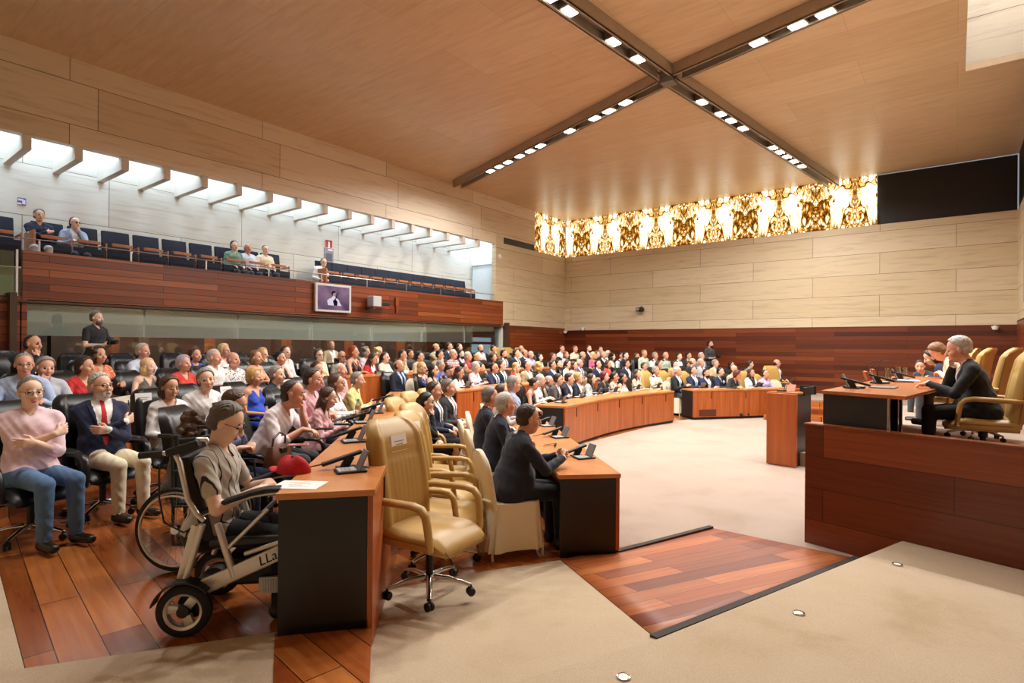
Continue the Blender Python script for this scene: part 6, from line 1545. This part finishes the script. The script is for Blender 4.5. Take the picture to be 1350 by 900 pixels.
# hand rail
t = thing('gallery_railing', 'thin steel railing on the gallery front', 'railing', (XL-.06, GY0, GZ1))
m = MB(); m.tube([(0, 0, .22), (0, 14.0, .22)], .013, 8); m.build('handrail', M_STEEL, t, True)
for k in range(10): MB().box((0, .25+k*1.5, .11), (.012, .03, .22)).build('post', M_STEEL, t)
m = MB(); m.box((XL-.05, 0.55, 2.84), (.02, 4.1, .85)); o = struct(m.build('window_8', glassy('balustrade_glass', '#cfdccb', .05, .3)), 'glass balustrade at the left edge'); m = MB(); m.box((XL-.05, 2.64, 2.85), (.04, .03, .9)); struct(m.build('trim_8', M_WHITE), None); m = MB(); m.box((XL-.11, .55, 2.62), (.02, 4.1, .42)); struct(m.build('trim_8', M_FROST), None)
m = MB(); m.tube([(XL-.02, -1.4, 3.52), (XL-.02, 2.65, 3.50)], .012, 8); o = m.build('handrail', M_STEEL, None, True); tag(o, 'thin handrail above the glass balustrade at the left edge', 'railing')
# signs
def sign_on(x, px0, py0, px1, py1, nm, label, mat, cat='sign'):
    a = on_x(px0, py0, x); b = on_x(px1, py1, x); y0s, y1s = a[1], b[1]; za, zb = on_x((px0+px1)/2, py1, x)[2], on_x((px0+px1)/2, py0, x)[2]
    t = thing(nm, label, cat, (x, (y0s+y1s)/2, (za+zb)/2)); m = MB(); m.box((.01, 0, 0), (.02, y1s-y0s, zb-za)); m.build('panel', mat, t); return t, y1s-y0s, zb-za
t, w_, h_ = sign_on(XG+.0, 23, 261, 34, 270, 'sign', 'small purple sign with white pictogram on the gallery wall', plain('sign_purple', '#5b4fae', .5))
m = MB(); m.box((.022, -.02, .03), (.004, .09, .04)); m.box((.022, .03, -.01), (.004, .05, .09)); m.box((.022, -.04, -.05), (.004, .07, .035)); m.build('pictogram', M_WHITE, t)
t, w_, h_ = sign_on(XG, 428, 316, 438, 327, 'exit_sign', 'red and white pictogram sign high on the gallery wall', M_WHITE)
M_SRED = plain('sign_red', '#b5322f', .5); m = MB(); m.box((.022, -w_*.28, 0), (.004, w_*.36, h_*.9)); m.box((.022, w_*.3, 0), (.004, w_*.3, h_*.9)); m.box((.022, 0, h_*.36), (.004, w_*.5, h_*.16)); m.build('pictogram', M_SRED, t)
t, w_, h_ = sign_on(XG, 427, 327, 439, 347, 'notice_board', 'grey notice with white heading below the red sign', plain('notice_grey', '#8a8792', .5), 'notice')
m = MB(); m.box((.022, .05, h_*.38), (.004, w_*.5, h_*.1)); m.build('heading', M_WHITE, t); m = MB(); m.box((.022, 0, -h_*.1), (.004, w_*.7, h_*.5)); m.build('text_block', plain('notice_text', '#5f5c66', .6), t)
# monitor on the gallery front
X = XL+.02; a = on_x(415, 376, X+.06); b = on_x(462, 410, X+.06); Yc = (a[1]+b[1])/2; wS = b[1]-a[1]; zc = on_x(438, 393, X+.06)[2]; hS = .76
t = thing('wall_monitor', 'flat monitor in a silver frame showing a musician on the gallery front', 'monitor', (X, Yc, zc))
Rm = Matrix.Rotation(-.0, 3, 'Y'); m = MB(); m.box((.05, 0, 0), (.09, wS, hS), None, .012); m.build('casing', plain('silver_plastic', '#c9c8c6', .4), t)
t2 = NT('screen_picture'); tc = t2.n('ShaderNodeTexCoord'); nz = t2.n('ShaderNodeTexNoise', Scale=2.5, Detail=2.0); t2.l(tc.outputs['Object'], nz.inputs['Vector']); em = t2.n('ShaderNodeEmission', Strength=.85); t2.l(t2.ramp(nz.outputs[0], [(.3, '#5b4562'), (.7, '#9a7a92')]), em.inputs[0]); t2.l(em.outputs[0], t2.t.nodes['Material Output'].inputs[0])
m = MB(); m.box((.096, 0, .0), (.004, wS*.88, hS*.84)); m.build('screen', t2.m, t)
pic = [(-.16, -.26), (-.19, -.10), (-.12, -.02), (-.06, .02), (-.03, .08), (.03, .08), (.05, .02), (.13, -.04), (.17, -.16), (.22, -.26)]
def flatpoly(pts, x, nm, mat): 
    m = MB(); n_ = len(pts); m.add([(x, p_[0]*wS, p_[1]*hS) for p_ in pts]+[(x+.001, p_[0]*wS, p_[1]*hS) for p_ in pts], [tuple(range(n_)), tuple(range(2*n_-1, n_-1, -1))]+[(i, (i+1) % n_, n_+(i+1) % n_, n_+i) for i in range(n_)]); return m.build(nm, mat, t)
M_P1 = emit('picture_pale', '#e6dcef', .9); M_P2 = emit('picture_dark', '#2a1c2c', .6); M_P3 = emit('picture_skin', '#cfa6a6', .7)
flatpoly(pic, .099, 'picture_figure', M_P1); flatpoly([(.05*math.cos(a), .14+.075*math.sin(a)) for a in np.linspace(0, 2*PI, 16)[:-1]], .100, 'picture_head', M_P3); flatpoly([(-.06, .12), (-.07, .2), (-.02, .26), (.04, .24), (.03, .20), (-.02, .18), (-.04, .08)], .1012, 'picture_hair', M_P2)
flatpoly([(.0, -.26), (-.03, -.1), (.03, -.02), (.11, .22), (.125, .21), (.05, -.04), (.10, -.12), (.09, -.26)], .1014, 'picture_instrument', M_P2)
# projector bracket and box on the gallery front
q = on_x(489, 399, XL+.1); t = thing('wall_projector', 'grey projector on a bracket beside the monitor', 'projector', (XL, q[1], q[2])); m = MB(); m.box((.26, 0, .03), (.28, .30, .30), None, .02); m.build('casing', M_KEYPAD, t); m = MB(); m.box((.06, -.05, -.12), (.12, .06, .12)); m.box((.18, -.05, -.16), (.30, .05, .04)); m.build('bracket', M_STEEL, t); m = MB(); m.box((.20, .38, -.02), (.12, .36, .09), None, .01); m.build('lens_arm', M_BLACK, t)
q = on_x(523, 402, XL+.03); m = MB(); m.box((0, 0, .1), (.06, .12, .26), None, .01); m.box((0, 0, -.12), (.03, .05, .25)); o = m.build('junction_box', veneer('box_wood', '#7a3416', '#91421d', 'xyz', (8, 8, 1), .4), None, loc=q); tag(o, 'small brown box on the gallery front right of the projector', 'box')
# small cameras and spots
q = on_y(845, 408, YB-.12); t = thing('wall_camera', 'small black camera on the pale stone wall', 'camera', q, 0); m = MB(); m.box((0, -.10, 0), (.26, .24, .16), None, .03); m.build('body', M_BLACK, t); MB().lathe([(0, -.05), (.06, -.05), (.06, .05), (0, .05)], (-.02, -.26, 0), 14, 'y').build('lens', M_GREY, t, True); MB().box((0, .06, .1), (.05, .12, .05)).build('bracket', M_BLACK, t)
for px, py, lb in ((745, 437, 'small white spotlight in the corner above the wood panelling'), (768, 433, 'small white camera on the far wall above the heads'), (1312, 431, 'small white camera high in the right corner')):
    q = on_y(px, py, YB-.14); t = thing('dome_camera', lb, 'camera', q); MB().lathe([(0, -.09), (.06, -.07), (.085, 0), (.085, .03), (0, .03)], (0, 0, 0), 16).build('dome', M_WHITE, t, True, 50); MB().box((0, .08, .02), (.06, .14, .05)).build('mount', M_WHITE, t)
q = on_x(657, 337, XL+.0); t = thing('wall_lamp', 'small round fitting on the stone pier at the gallery end', 'lamp', (XL-.02, GY1+.22, q[2]-.02)); MB().lathe([(0, 0), (.09, 0), (.09, .04), (.06, .06), (0, .06)], (0, 0, 0), 18, 'x').build('fitting', M_WHITE, t, True, 50)
# cameras in the hands of the photographers
for key, lb in (('black polo shirt with grey', 'black photo camera in the hands of the standing photographer'), ('behind the glass wall', 'black video camera held behind the glass wall'), ('before the far wood wall', 'black photo camera held before the far wood wall')):
    r, inf = [(r, i) for r, i in PEOPLE if key in r['label']][0]; W = (inf['arms'][1][2]+inf['arms'][-1][2])/2+np.array((.08, 0, .06)); Rz = Matrix.Rotation(r.rotation_euler[2], 3, 'Z'); L = Vector(r.location)+Rz @ Vector(W)
    t = thing('photo_camera', lb, 'camera', L, r.rotation_euler[2]); m = MB(); m.box((0, 0, 0), (.07, .14, .10), None, .012); m.box((0, 0, .06), (.05, .06, .03), None, .008); m.build('body', M_BLACK, t); MB().lathe([(0, .03), (.038, .03), (.042, .12), (.036, .13), (0, .128)], (0, 0, 0), 18, 'x').build('lens', M_BLACK, t, True, 50)
for o_ in list(PROTO.values()):
    pass
